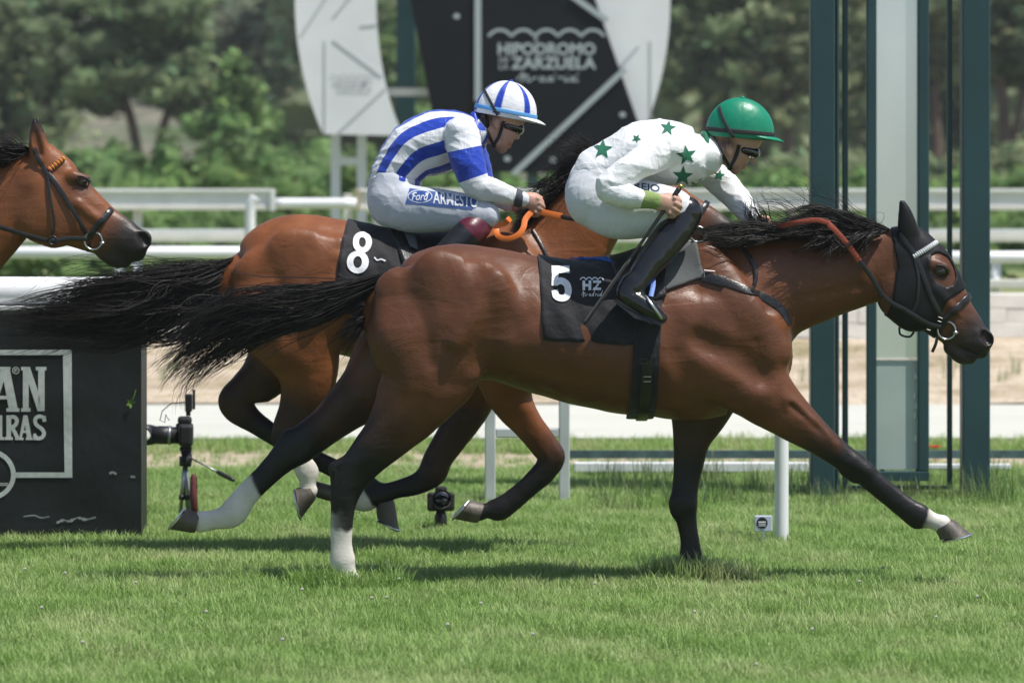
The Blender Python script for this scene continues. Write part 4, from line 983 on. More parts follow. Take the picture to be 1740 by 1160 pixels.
def jockey(label, yc, S):
    pelvis = P(S['hip'][0], S['hip'][1], yc)
    g = empty('person', pelvis, label, 'person', 'jockeys')
    # continuous body: head, neck, torso, arms, hands, legs
    chs = [(S['torso'], .03, -.008), (S['neck'], .02, 0)]+[(c, .012, 0) for c in S['head']]
    for a in S['arms']: chs.append((a, .02, -.009))
    for l in S['legs']: chs.append((l, .02, -.009))
    f = field_for([c[0] for c in chs]+S['hands'], yc, .0048)
    for rows, k, gr in chs: f.chain(conv(rows, yc, gr), k)
    for rows in S['hands']: f.chain(conv(rows, yc), .004)
    for rows, k in S.get('face_cut', ()): f.chain(conv(rows, yc), k, sub=True)
    V, Q = f.mesh(1); C = np.tile(np.array((.50,.29,.215)), (len(V), 1))*(1+.08*vnoise(V, 40, 2))[:, None]
    for hx, hy, hr, hc in S.get('tints', ()):
        d = np.hypot(V[:, 0]-MX(hx, yc), V[:, 2]-MZ(hy, yc))/MR(hr, yc); q = np.clip(1.4-d, 0, 1)[:, None]*np.clip((np.abs(V[:,1]-yc) > .0), 0, 1)[:, None]; C = C*(1-q*.8)+np.array(hc)*q*.8
    me = fastmesh('body', V, Q); set_col(me, C); link('body', me, M_SKIN, g, True); bvb = bvh_of(V, Q)
    return g, bvb

def ngon_flat(poly): return poly_flat(poly)
# ---- front jockey
T5 = [(1008,322,46,.155,0),(1040,285,46,.135,0),(1088,262,52,.15,0),(1135,260,53,.17,0),(1172,268,45,.165,0),(1196,266,32,.11,0)]
ARM5 = [[(1136,252,27,.06,-.165),(1104,268,26,.054,-.22),(1066,292,23,.048,-.26),(1034,318,21,.044,-.275),(1058,332,19,.042,-.295),(1084,338,15,.034,-.305),(1108,340,12,.026,-.30)],
        [(1172,262,28,.06,.16),(1200,284,26,.055,.2),(1228,312,23,.05,.21),(1252,338,20,.044,.18),(1272,364,16,.036,.13),(1284,378,11,.026,.1)]]
LEG5 = [[(1008,340,46,.085,-.085),(1050,354,51,.09,-.13),(1100,355,47,.08,-.175),(1142,355,35,.064,-.205),(1166,361,26,.052,-.21),(1150,388,27,.052,-.235),(1124,420,26,.05,-.27),(1096,458,20,.042,-.31),(1078,486,17,.038,-.335)],
        [(1008,340,46,.085,.085),(1050,354,51,.09,.13),(1100,355,47,.08,.175),(1142,355,35,.064,.205),(1166,361,26,.052,.21),(1150,388,27,.052,.235),(1124,420,26,.05,.27),(1096,458,20,.042,.31),(1078,486,17,.038,.335)]]
J5 = dict(hip=(1008,330), torso=T5, neck=[(1190,268,26,.07,0),(1214,260,22,.056,0),(1236,250,22,.056,0)],
  head=[[(1242,224,31,.07,0),(1262,226,36,.072,0)], [(1270,240,20,.058,0),(1259,260,20,.052,0),(1253,277,13,.038,0),(1250,288,9,.024,0)], [(1232,256,18,.056,0),(1243,280,10,.042,0)],
        [(1279,254,4,.009,0),(1280,266,4.5,.011,0),(1280,272,4.5,.014,0)], [(1266,280,3.2,.018,0),(1264,286,3,.017,0)], [(1238,246,5,.008,-.07),(1240,256,6,.008,-.072),(1242,264,3.5,.007,-.068)], [(1238,246,5,.008,.07),(1240,256,6,.008,.072),(1242,264,3.5,.007,.068)]],
  arms=ARM5, legs=LEG5,
  hands=fist(None, [(1104,340,12,.024,-.255),(1122,344,15,.02,-.255),(1140,349,14,.017,-.255)], [(1147,337,-.262),(1149,346,-.266),(1146,355,-.266),(1139,362,-.262)],
        [(1155,342,-.252),(1156,352,-.256),(1152,361,-.256),(1144,367,-.254)], [(1148,348,-.232),(1148,357,-.234),(1144,364,-.234),(1138,368,-.236)], [(1122,336,6,.014,-.25),(1138,333,5.5,.013,-.243),(1152,336,4.5,.011,-.238)], 4.6)
      + fist(None, [(1282,376,11,.022,.1),(1296,382,12,.02,.095)], [(1304,376,.1),(1306,382,.1),(1305,388,.1),(1301,393,.1)], [(1311,380,.09),(1312,386,.09),(1310,392,.09),(1305,396,.09)], [(1306,386,.07),(1306,390,.07),(1304,395,.07),(1300,397,.07)], [(1290,370,5,.013,.085),(1304,371,4.5,.012,.08)], 4.2),
  face_cut=[([(1267,283,1.0,.022,0),(1275,283,1.2,.022,0)], .003)], tints=[(1266,283,5,(.36,.13,.10)),(1248,290,10,(.30,.17,.13)),(1232,240,14,(.03,.02,.015))])
J5['hands'] = [[(a, b, c, d, e-.045) for a, b, c, d, e in ch] for ch in J5['hands'][:6]]+J5['hands'][6:]
p5, bvb5 = jockey('jockey in white shirt with green stars and green helmet on the front horse', Y5, J5)
shirt5, Vs5, Qs5, _ = garment('shirt', [([(1022,298,50,.148,0)]+[(r[0], r[1], r[2]+2, r[3]+.006, r[4]) for r in T5[1:]], .03), ([(r[0], r[1], r[2]+2, r[3]+.006, r[4]) for r in ARM5[0][:6]], .022), ([(r[0], r[1], r[2]+2, r[3]+.006, r[4]) for r in ARM5[1][:6]], .022), ([(1186,266,34,.12,0),(1202,262,27,.085,0)], .02)], Y5, M_SILK5, p5, wr=.0085, wscale=19, seed=3)
bvsh5 = bvh_of(Vs5, Qs5)
br5, Vb5, Qb5, _ = garment('breeches', [([(1006,326,46,.158,0),(1012,312,47,.155,0),(1018,302,46,.15,0)], .03), ([(r[0], r[1], r[2]+1, r[3]+.004, r[4]) for r in LEG5[0][:5]], .03), ([(r[0], r[1], r[2]+1, r[3]+.004, r[4]) for r in LEG5[1][:5]], .03)], Y5, M_BREECH, p5, wr=.003, wscale=22, seed=5)
bvbr5 = bvh_of(Vb5, Qb5)
def boots(yc, legs, foot, m, parent, top, topm, soles=True):
    for sd, l in zip((-1, 1), legs):
        rows = [(r[0], r[1], r[2]+2, r[3]+.006, r[4]) for r in l[top:]]
        if topm: rows = [topm(l)]+rows
        ft = [(a, b, r, w_, sd*y) for a, b, r, w_, y in foot]
        o, V, Q, f = garment('boot', [(rows, .02), (ft, .016)], yc, m, parent, h=.0055, wr=.0014, wscale=22, seed=8)
        if soles is not True:
            px = 870+V[:, 0]*FPX/(CAM_D+yc-.2); py = HOR+(CAM_H-V[:, 2])*FPX/(CAM_D+yc-.2)
            mar = ((px-768)*(407-362)-(py-362)*(812-768)) > 0; C = np.where(mar[:, None], np.array([(.09,.008,.02)]), np.array([(.010,.010,.011)])); set_col(o.data, C)
boots(Y5, LEG5, [(1074,484,21,.042,.335),(1068,502,21,.044,.345),(1090,518,19,.047,.35),(1112,532,15,.045,.355),(1123,540,11,.037,.355)], M_BOOT, p5, 4, None)
for sd in (-1, 1):
    y = Y5+.348*sd; so = MB().prism([P(1044,512,y)+Vector((0,-.038,0)), P(1078,540,y)+Vector((0,-.044,0)), P(1122,553,y)+Vector((0,-.040,0)), P(1128,548,y)+Vector((0,-.034,0)), P(1090,534,y)+Vector((0,-.044,0)), P(1048,507,y)+Vector((0,-.038,0))], None, (0,.08,0))
    so.build('boot_sole', M_LEA, p5)
# cuff, collar, stars, lettering
garment('cuff', [([(1082,338,15.5,.035,-.305),(1092,339,16,.035,-.305),(1104,340,15,.031,-.302),(1114,342,14,.028,-.30)], .02)], Y5, M_CUFF, p5, wr=.0015, wscale=60)
garment('collar', [([(1197,230,8,.05,0),(1201,244,9,.088,0),(1205,260,9,.094,0),(1208,275,9,.08,0),(1210,287,8,.045,0)], .02)], Y5, M_STAR, p5, wr=.001)
garment('neck_cloth', [([(1206,234,6,.04,0),(1210,248,7,.074,0),(1214,262,7,.078,0),(1217,276,7,.06,0)], .02)], Y5, M_SILK5, p5, wr=.001)
for q in ((1024,254,18,5),(1082,236,8,30),(1135,218,14,10),(1166,264,18,-8),(1160,299,18,4),(1186,318,16,20),(1222,298,10,10)):
    decal('star', star(q[0], q[1], q[2], q[3]), bvsh5, Y5-.15, M_STAR, shirt5, .0022, 4)
V_, F_ = flat_mesh_text('REJO', .012); V_ = fit(V_, 1078, 310, 1121, 325); V_[:, 1] += (V_[:, 0]-1080)*.12
decal('lettering', (V_, F_), bvbr5, Y5-.15, mat('navy_print', (.02,.05,.10), .6), br5, .002, 5)
M_HEL5 = mat('green_helmet_silk', (.004,.21,.115), .38, spec=.45, bump=.25, bscale=25, bdist=.01)
h5, bvh5 = helmet(p5, Y5, 1255, 225, 58, 59, .092, 5, M_HEL5, lambda t, p: (0,.2,.1), M_HEL5, M_ELAS, -10, 17, M_HEL5)
def goggles(yc, pts, strap_pts, chin_pts, hv, bvb, parent, jaw):
    rows = [(a, b, r, w_, 0) for a, b, r, w_ in pts]
    garment('goggles', [(rows, .01)], yc, M_GOG, parent, h=.004, wr=0)
    pn = sproj(hv, strap_pts, yc, 8)
    if pn:
        q = mirror(pn, yc); mb = MB(); mb.strap([a for a, b in pn], [b for a, b in pn], .013, .003, False, .002); mb.build('goggle_strap', M_ELAS, parent, True); MB().strap([a for a, b in q], [b for a, b in q], .013, .003, False, .002).build('goggle_strap', M_ELAS, parent, True)
    for path in chin_pts:
        pn = sproj(bvb, path, yc, 8)
        if len(pn) > 2:
            q = mirror(pn, yc); mb = MB(); mb.strap([a for a, b in pn], [b for a, b in pn], .015, .003, False, .002); mb.build('chin_strap', M_ELAS, parent, True); MB().strap([a for a, b in q], [b for a, b in q], .015, .003, False, .002).build('chin_strap', M_ELAS, parent, True)
goggles(Y5, [(1264,255,10,.068),(1274,258,11.5,.060),(1281,260,11,.044)], [(1221,176),(1228,200),(1240,224),(1250,236)], [[(1212,238),(1224,258),(1236,276),(1242,286)],[(1256,246),(1252,262),(1244,278),(1240,288)]], bvh5, bvb5, p5, None)
# ---- rear jockey
M_BOOT8 = mat('two_tone_boot', (.01,.01,.01), .28, spec=.45, coat=.15, bump=.2, bscale=9, bdist=.015, attr='Col')
T8 = [(664,330,40,.155,0),(676,290,42,.14,0),(706,256,52,.155,0),(748,240,54,.17,0),(782,230,44,.16,0),(804,226,30,.10,0)]
ARM8 = [[(785,226,26,.06,-.165),(790,258,28,.056,-.2),(800,292,25,.05,-.22),(812,318,21,.046,-.225),(836,324,19,.042,-.22),(862,332,15,.035,-.21),(884,338,12,.027,-.2)],
        [(790,228,26,.06,.165),(800,262,26,.055,.2),(812,296,23,.048,.21),(822,322,20,.044,.2),(846,334,17,.04,.16),(870,346,14,.034,.1),(884,352,12,.026,.06)]]
LEG8 = [[(666,345,40,.085,-.085),(705,356,39,.085,-.13),(755,358,35,.07,-.175),(802,362,28,.057,-.2),(824,366,24,.05,-.205),(806,388,24,.05,-.235),(780,412,23,.048,-.27),(750,440,19,.042,-.31),(735,462,16,.038,-.335)],
        [(666,345,40,.085,.085),(705,356,39,.085,.13),(755,358,35,.07,.175),(802,362,28,.057,.2),(824,366,24,.05,.205),(806,388,24,.05,.235),(780,412,23,.048,.27),(750,440,19,.042,.31),(735,462,16,.038,.335)]]
J8 = dict(hip=(665,335), torso=T8, neck=[(798,230,24,.068,0),(816,226,21,.055,0),(834,220,20,.055,0)],
  head=[[(844,192,29,.07,0),(862,194,33,.071,0)], [(868,206,19,.057,0),(860,226,19,.051,0),(856,242,12,.037,0),(853,252,9,.024,0)], [(834,220,17,.055,0),(845,244,9,.041,0)],
        [(877,217,4,.009,0),(879,228,4.5,.011,0),(879,233,4.5,.014,0)], [(868,243,3,.018,0),(866,249,3,.017,0)], [(841,200,5,.008,-.07),(843,208,6,.008,-.072),(845,216,3.5,.007,-.068)], [(841,200,5,.008,.07),(843,208,6,.008,.072),(845,216,3.5,.007,.068)]],
  arms=ARM8, legs=LEG8,
  hands=fist(None, [(880,337,11,.023,-.2),(897,341,13,.02,-.2),(908,345,13,.017,-.2)], [(914,338,-.206),(917,346,-.208),(916,354,-.208),(911,361,-.206)], [(921,344,-.196),(923,352,-.198),(920,359,-.198),(914,365,-.196)],
        [(914,350,-.176),(914,357,-.176),(911,363,-.178),(906,366,-.178)], [(894,332,5.5,.014,-.19),(908,332,5,.013,-.182),(919,337,4.2,.011,-.178)], 4.3)
      + fist(None, [(880,351,11,.023,.06),(894,356,12,.02,.05)], [(902,351,.055),(905,357,.055),(904,363,.055),(899,368,.055)], [(908,355,.045),(910,361,.045),(908,367,.045),(903,371,.045)], [(902,360,.025),(903,365,.025),(901,369,.025),(897,372,.025)], [(886,346,5,.013,.04),(898,345,4.5,.012,.035)], 4.2),
  face_cut=[([(869,246,1.0,.022,0),(877,246,1.2,.022,0)], .003)], tints=[(867,246,5,(.36,.13,.10)),(852,254,9,(.30,.17,.13)),(828,200,14,(.02,.012,.01)),(834,190,14,(.02,.012,.01))])
p8, bvb8 = jockey('jockey in blue and white striped shirt and helmet on the middle horse', Y8, J8)
M_SILK8 = band_mat('blue_white_silk', (.75,.76,.79), (.012,.05,.42), 1.0)
sl8 = [[(r[0], r[1], r[2]+2, r[3]+.006, r[4]) for r in a[:6]] for a in ARM8]
shirt8, Vs8, Qs8, f8 = garment('shirt', [([(672,304,45,.15,0)]+T8[1:], .03), (sl8[0], .02), (sl8[1], .02)], Y8, M_SILK8, p8, wr=.0075, wscale=19, seed=9)
def shirt_bands(V, f, yc):
    ds = []; ts = []; an = None
    for ci, (S, egg, col, per, cc) in enumerate(f.chains):
        d2, T, SG = Field._proj(S, V[:, 0], V[:, 2]); y0, hr, wr = Field._dist(S, d2, T, SG, None, 0)
        k0 = np.sqrt((d2/hr)**2+((V[:, 1]-y0)/wr)**2); ds.append(np.abs(k0-1)*np.minimum(hr, wr)); ts.append(T/(len(S)-1))
        if ci == 0: an = np.arctan2(np.abs(V[:, 1]-y0)/wr, SG*d2/hr)
    ds = np.array(ds); ds[0] += .004; w_ = ds.argmin(0)
    tor = an/math.pi*7.6*math.pi+math.pi*.15
    out = tor.copy()
    for i in (1, 2):
        t = ts[i]; b = np.interp(t, [0, .17, .47, 1.0], [-.5*math.pi, 0, math.pi, 1.6*math.pi]); out = np.where(w_ == i, b, out)
    return out
add_attr(shirt8.data, shirt_bands(Vs8, f8, Y8))
br8, Vb8, Qb8, _ = garment('breeches', [([(664,332,40,.158,0),(668,312,42,.152,0)], .03), ([(r[0], r[1], r[2]+1, r[3]+.004, r[4]) for r in LEG8[0][:5]], .03), ([(r[0], r[1], r[2]+1, r[3]+.004, r[4]) for r in LEG8[1][:5]], .03)], Y8, M_BREECH2, p8, wr=.003, wscale=22, seed=15)
bvbr8 = bvh_of(Vb8, Qb8)
boots(Y8, LEG8, [(730,468,18,.042,.34),(728,480,16,.042,.345),(750,494,15,.045,.35),(770,506,12,.043,.355),(780,511,9,.036,.355)], M_BOOT8, p8, 5, lambda l: (820,372,23,.05,l[4][4]), 1)
garment('cuff', [([(878,336,15.5,.036,-.203),(882,338,15,.034,-.2)], .02)], Y8, mat('dark_cuff', (.05,.055,.07), .7), p8, wr=.001)
garment('cuff', [([(874,335,15,.035,-.204),(886,338.5,14,.032,-.2),(890,339.5,13,.029,-.2)], .02)], Y8, M_BREECH, p8, wr=.001)
garment('collar', [([(806,196,7,.05,0),(810,210,8,.08,0),(814,224,9,.084,0),(817,238,8,.07,0),(818,248,7,.04,0)], .02)], Y8, mat('blue_collar', (.012,.05,.42), .45), p8, wr=.001)
M_NAVY = mat('blue_patch', (.045,.10,.30), .6); M_WPR = mat('white_lettering', (.7,.72,.76), .6)
decal('name_patch', poly_flat([(696,320),(812,336),(803,357),(689,346)]), bvbr8, Y8-.15, M_NAVY, br8, .0015, 8)
V_, F_ = flat_mesh_text('ARMESTO', .014); V_ = fit(V_, 736, 327, 812, 347); V_[:, 1] += (V_[:, 0]-736)*.10-1
decal('lettering', (V_, F_), bvbr8, Y8-.15, M_WPR, br8, .0035, 5)
el = lambda cx, cy, rx, ry, n=32: [(cx+rx*math.cos(2*math.pi*k/n), cy+ry*math.sin(2*math.pi*k/n)) for k in range(n)]
decal('emblem', poly_flat(el(714,334,21,11)), bvbr8, Y8-.15, M_WPR, br8, .0025, 8)
decal('emblem', poly_flat(el(714,334,19.5,9.6)), bvbr8, Y8-.15, mat('emblem_blue', (.02,.07,.28), .5), br8, .0032, 8)
V_, F_ = flat_mesh_text('Ford', .01, .35); V_ = fit(V_, 700, 327.5, 729, 341)
decal('emblem', (V_, F_), bvbr8, Y8-.15, M_WPR, br8, .0042, 5)
def hcol8(t, p):
    d = abs(((math.degrees(p)+15) % 60)-30); return (.012,.05,.42) if (d < 7 and math.degrees(t) > -4) or math.degrees(t) > 80 else (.76,.77,.80)
M_HEL8 = mat('striped_helmet_silk', (1,1,1), .42, attr='Col', spec=.4, bump=.5, bscale=30, bdist=.01); M_LBL = mat('light_blue_band', (.10,.33,.66), .5); M_WPK = mat('white_peak', (.78,.79,.81), .4)
h8, bvh8 = helmet(p8, Y8, 857, 192, 53, 55, .09, 11, M_HEL8, hcol8, M_WPK, M_LBL, -8, 17, mat('blue_button', (.012,.05,.42), .4))
goggles(Y8, [(862,214,10,.068),(873,217,11.5,.060),(880,219,11,.044)], [(822,151),(834,174),(846,196),(852,206)], [[(816,202),(826,222),(836,240),(842,250)],[(856,206),(850,226),(842,242),(838,251)]], bvh8, bvb8, p8, None)
garment('hair', [([(822,200,11,.075,0),(826,214,9,.07,0)], .02)], Y8, M_HAIR, p8, wr=.001)
# stirrup irons
for (yc, cx, cy, par) in ((Y5, 1112, 524, s5), (Y8, 770, 498, s8)):
    for sd in (-1, 1):
        c = P(cx, cy, yc+.355*sd); pts = [c+Vector((.052*math.sin(a)*(.6 if False else 1)*.72, .052*math.cos(a)*1.0, .058*math.cos(a*.0)*math.cos(a)*0+.058*math.sin(a)*-.9)) for a in [2*math.pi*k/24 for k in range(24)]]
        MB().tube(pts, .0065, 8, closed=True).build('stirrup', M_CHROME, par, True)
        free_strap('stirrup_leather', [P(cx-8, cy-78, yc+.26*sd), P(cx-2, cy-45, yc+.315*sd), P(cx-6, cy-20, yc+.36*sd)], .02, .004, M_BLUE if yc == Y5 else M_LEA, par, (0, -1, 0))
# whip
wh = empty('whip', P(1140,350,Y5-.24), 'black riding whip in the front jockey right hand', 'whip')
A_, B_ = P(1156,318,Y5-.285), P(992,552,Y5-.40)
MB().tube([A_.lerp(B_, t) for t in (0,.02,.1,.3,.55,.7)], [.009,.012,.0095,.0075,.006,.0055], 10).build('shaft', M_LEA, wh, True)
MB().tube([A_.lerp(B_, -.015), A_.lerp(B_, .004)], [.0115,.0125], 12).build('pommel', mat('brass', (.55,.38,.12), .3, metal=1), wh, True)
MB().tube([A_.lerp(B_, t) for t in (.52,.56,.8,.97,1.0)], [.008,.0125,.014,.013,.006], 10, flat=.55).build('flap', M_CLOTH, wh, True)
# ------------------------------------------------------------------ ground
def noisy(name, cols, scale, rough=.9, bump=.4, bs=40, detail=8, bd=.02, stretch=(1,1,1), cuts=None, scale2=None):
    m = bpy.data.materials.new(name); m.use_nodes = True; nt = m.node_tree; L = nt.links; b = nt.nodes['Principled BSDF']
    b.inputs['Roughness'].default_value = rough; b.inputs['Specular IOR Level'].default_value = .25
    g = nt.nodes.new('ShaderNodeNewGeometry'); mp = nt.nodes.new('ShaderNodeMapping'); mp.inputs['Scale'].default_value = stretch; L.new(g.outputs['Position'], mp.inputs[0])
    n = nt.nodes.new('ShaderNodeTexNoise'); n.inputs['Scale'].default_value = scale; n.inputs['Detail'].default_value = detail; n.inputs['Roughness'].default_value = .62; L.new(mp.outputs[0], n.inputs[0])
    r = nt.nodes.new('ShaderNodeValToRGB'); L.new(n.outputs['Fac'], r.inputs[0]); cuts = cuts or [.3+.4*i/(len(cols)-1) for i in range(len(cols))]
    while len(r.color_ramp.elements) < len(cols): r.color_ramp.elements.new(.5)
    for e, p, c in zip(r.color_ramp.elements, cuts, cols): e.position = p; e.color = (*c, 1)
    L.new(r.outputs[0], b.inputs['Base Color'])
    n2 = nt.nodes.new('ShaderNodeTexNoise'); n2.inputs['Scale'].default_value = bs; n2.inputs['Detail'].default_value = 6; L.new(mp.outputs[0], n2.inputs[0])
    bp = nt.nodes.new('ShaderNodeBump'); bp.inputs['Strength'].default_value = bump; bp.inputs['Distance'].default_value = bd; L.new(n2.outputs['Fac'], bp.inputs['Height']); L.new(bp.outputs[0], b.inputs['Normal'])
    return m
def sheet(name, x0, x1, y0, y1, z, m, nx=1, ny=1, amp=0, fn=None):
    V = []; F = []
    for j in range(ny+1):
        for i in range(nx+1):
            x = x0+(x1-x0)*i/nx; y = y0+(y1-y0)*j/ny; V.append((x, y, z+(fn(x, y) if fn else 0)))
    for j in range(ny):
        for i in range(nx): a = j*(nx+1)+i; F.append((a, a+1, a+nx+2, a+nx+1))
    return tag(link(name, mesh(name, V, F), m, None, True), kind='structure')
M_SOIL = noisy('dry_soil', [(.30,.25,.17),(.42,.35,.26),(.24,.23,.12)], 1.2, bump=.6, bs=14)
M_TURF = noisy('turf_soil', [(.08,.12,.03),(.11,.15,.045),(.07,.10,.03)], 3, bump=.5, bs=30)
M_PATH = noisy('path_concrete', [(.46,.47,.41),(.53,.53,.47),(.49,.50,.44)], .8, .85, .25, 60, stretch=(.3,1,1))
M_BANK = noisy('sandy_bank', [(.22,.20,.09),(.42,.34,.24),(.56,.47,.36),(.36,.29,.17)], .9, bump=1.0, bs=9, bd=.08, stretch=(1,1.6,1))
sheet('ground', -150, 150, -32, 9, -.02, M_SOIL)
sheet('race_track', -40, 40, -30, 6.6, 0, M_TURF)
sheet('verge', -40, 40, 6.6, 9.6, -.004, M_SOIL)
sheet('path', -60, 60, 9.55, 13.5, .02, M_PATH)
sheet('bank', -60, 60, 13.3, 16.3, 0, M_BANK, 160, 14, 0, lambda x, y: .035+.34*max(0, (y-13.4)/2.9)**.9*(1 if y > 13.4 else 0)+.03*mnoise.noise((x*1.1, y*2, 1)))
M_TERR = noisy('rough_meadow', [(.13,.18,.06),(.19,.22,.09),(.27,.23,.14)], .25, bump=.5, bs=3)
sheet('terrace', -120, 120, 16.4, 62, .55, M_TERR)
M_HILL = noisy('scrub_hill', [(.08,.11,.06),(.13,.15,.10),(.20,.19,.15),(.09,.12,.07)], .22, bump=1, bs=.8, bd=1.0, detail=10)
sheet('hill', -310, 310, 61.5, 440, 0, M_HILL, 70, 50, 0, lambda x, y: .45+max(0, y-100)*.13+(5*mnoise.noise((x*.02, y*.02, 0))+1.6*mnoise.noise((x*.09, y*.09, 3)))*min(1, max(0, (y-95)/60)))

# ------------------------------------------------------------------ grass
def grass_mat(name, c1, c2, c3):
    m = bpy.data.materials.new(name); m.use_nodes = True; nt = m.node_tree; L = nt.links; b = nt.nodes['Principled BSDF']
    b.inputs['Roughness'].default_value = .5; b.inputs['Specular IOR Level'].default_value = .35
    g = nt.nodes.new('ShaderNodeNewGeometry'); n = nt.nodes.new('ShaderNodeTexNoise'); n.inputs['Scale'].default_value = 1.6; n.inputs['Detail'].default_value = 5; L.new(g.outputs['Position'], n.inputs[0])
    oi = nt.nodes.new('ShaderNodeObjectInfo')
    ad = nt.nodes.new('ShaderNodeMath'); ad.operation = 'MULTIPLY_ADD'; ad.inputs[1].default_value = .34; L.new(oi.outputs['Random'], ad.inputs[0]); L.new(n.outputs['Fac'], ad.inputs[2])
    r = nt.nodes.new('ShaderNodeValToRGB'); L.new(ad.outputs[0], r.inputs[0])
    r.color_ramp.elements[0].position = .42; r.color_ramp.elements[0].color = (*c1, 1); r.color_ramp.elements[1].position = .95; r.color_ramp.elements[1].color = (*c3, 1)
    e = r.color_ramp.elements.new(.68); e.color = (*c2, 1)
    L.new(r.outputs[0], b.inputs['Base Color'])
    tr = nt.nodes.new('ShaderNodeBsdfTranslucent'); L.new(r.outputs[0], tr.inputs[0]); mx = nt.nodes.new('ShaderNodeMixShader'); mx.inputs[0].default_value = .35
    L.new(b.outputs[0], mx.inputs[1]); L.new(tr.outputs[0], mx.inputs[2]); L.new(mx.outputs[0], nt.nodes['Material Output'].inputs[0]); return m
M_GRASS = grass_mat('turf_grass', (.19,.32,.07), (.27,.41,.115), (.43,.48,.23))
M_WEED = grass_mat('tall_weeds', (.11,.20,.05), (.16,.25,.08), (.30,.29,.15))
TUFTS = bpy.data.collections.new('grass_tufts'); WEEDS = bpy.data.collections.new('weed_tufts')
def tuft(coll, seed, n, hmin, hmax, rad, wd, m, lean):
    r = np.random.default_rng(seed); V = []; F = []
    for k in range(n):
        a = r.uniform(0, 6.28); q = rad*math.sqrt(r.uniform()); bx, by = q*math.cos(a), q*math.sin(a); d = r.uniform(0, 6.28); h = r.uniform(hmin, hmax); ln = r.uniform(.15, 1.0)*lean*h
        dx, dy = math.cos(d), math.sin(d); sx, sy = -dy*wd*r.uniform(.7, 1.3)/2, dx*wd/2; b = len(V)
        for t, w_ in ((0, 1), (.45, .9), (.8, .55)):
            cx, cy, cz = bx+dx*ln*t*t, by+dy*ln*t*t, h*(t-.18*t*t*lean); V += [(cx-sx*w_, cy-sy*w_, cz), (cx+sx*w_, cy+sy*w_, cz)]
        V.append((bx+dx*ln, by+dy*ln, h*(1-.18*lean))); F += [(b, b+1, b+3, b+2), (b+2, b+3, b+5, b+4), (b+4, b+5, b+6)]
    me = mesh('tuft', V, F); me.materials.append(m); o = bpy.data.objects.new('tuft', me); coll.objects.link(o)
for s in range(6): tuft(TUFTS, 100+s, 22, .03, .085, .05, .0036, M_GRASS, .9)
for s in range(5): tuft(WEEDS, 200+s, 16, .10, .30, .06, .005, M_WEED, .5)
def scatter(name, V, F, coll, density, smin, smax, label, cat, m, seed=0, zpatch=True):
    o = link(name, mesh(name, V, F), m); tag(o, label, cat, kind='stuff')
    ng = bpy.data.node_groups.new(name+'_scatter', 'GeometryNodeTree'); ng.interface.new_socket('Geometry', in_out='INPUT', socket_type='NodeSocketGeometry'); ng.interface.new_socket('Geometry', in_out='OUTPUT', socket_type='NodeSocketGeometry')
    N = ng.nodes; L = ng.links; i = N.new('NodeGroupInput'); ou = N.new('NodeGroupOutput')
    d = N.new('GeometryNodeDistributePointsOnFaces'); d.inputs['Density'].default_value = density; d.inputs['Seed'].default_value = seed; L.new(i.outputs[0], d.inputs['Mesh'])
    ci = N.new('GeometryNodeCollectionInfo'); ci.inputs['Collection'].default_value = coll; ci.inputs['Separate Children'].default_value = True; ci.inputs['Reset Children'].default_value = True
    ip = N.new('GeometryNodeInstanceOnPoints'); ip.inputs['Pick Instance'].default_value = True; L.new(d.outputs['Points'], ip.inputs['Points']); L.new(ci.outputs[0], ip.inputs['Instance'])
    rv = N.new('FunctionNodeRandomValue'); rv.data_type = 'FLOAT_VECTOR'; rv.inputs[0].default_value = (-.12,-.12,0); rv.inputs[1].default_value = (.12,.12,6.283); L.new(rv.outputs[0], ip.inputs['Rotation'])
    rs = N.new('FunctionNodeRandomValue'); rs.data_type = 'FLOAT'; rs.inputs[2].default_value = smin; rs.inputs[3].default_value = smax; rs.inputs['Seed'].default_value = 3
    nz = N.new('ShaderNodeTexNoise'); nz.inputs['Scale'].default_value = 2.2; nz.inputs['Detail'].default_value = 3
    po = N.new('GeometryNodeInputPosition'); L.new(po.outputs[0], nz.inputs['Vector'])
    mr = N.new('ShaderNodeMapRange'); mr.inputs[1].default_value = .35; mr.inputs[2].default_value = .65; mr.inputs[3].default_value = .72; mr.inputs[4].default_value = 1.15; L.new(nz.outputs[0], mr.inputs[0])
    mu = N.new('ShaderNodeMath'); mu.operation = 'MULTIPLY'; L.new(rs.outputs[1], mu.inputs[0]); L.new(mr.outputs[0], mu.inputs[1]); L.new(mu.outputs[0], ip.inputs['Scale'])
    L.new(ip.outputs[0], ou.inputs[0]); md = o.modifiers.new('scatter', 'NODES'); md.node_group = ng; return o
def quad(x0, x1, y0, y1, z, w0=None, w1=None):
    return [(x0, y0, z), (x1, y0, z), (w1 if w1 is not None else x1, y1, z), (w0 if w0 is not None else x0, y1, z)], [(0, 1, 2, 3)]
V_, F_ = quad(-2.6, 2.6, -6.5, 6.6, .003, -4.2, 4.2)
scatter('turf_grass', V_, F_, TUFTS, 1100, .8, 1.25, 'mown green turf grass of the race track', 'grass', M_TURF, 1)
V_, F_ = quad(-4.4, 4.4, 8.3, 9.4, 0); scatter('verge_grass', V_, F_, TUFTS, 200, .6, 1.3, 'rough green grass along the near edge of the path', 'grass', M_TURF, 2)
V_, F_ = quad(-4.4, 4.4, 6.6, 8.3, 0); scatter('verge_grass', V_, F_, TUFTS, 45, .5, 1.1, 'sparse grass on the bare sandy strip behind the track', 'grass', M_SOIL, 3)
V_, F_ = quad(.4, 4.2, 3.6, 5.6, .004); scatter('tall_grass', V_, F_, WEEDS, 55, .45, 1.0, 'taller unmown grass around the green finish posts', 'grass', M_TURF, 4)
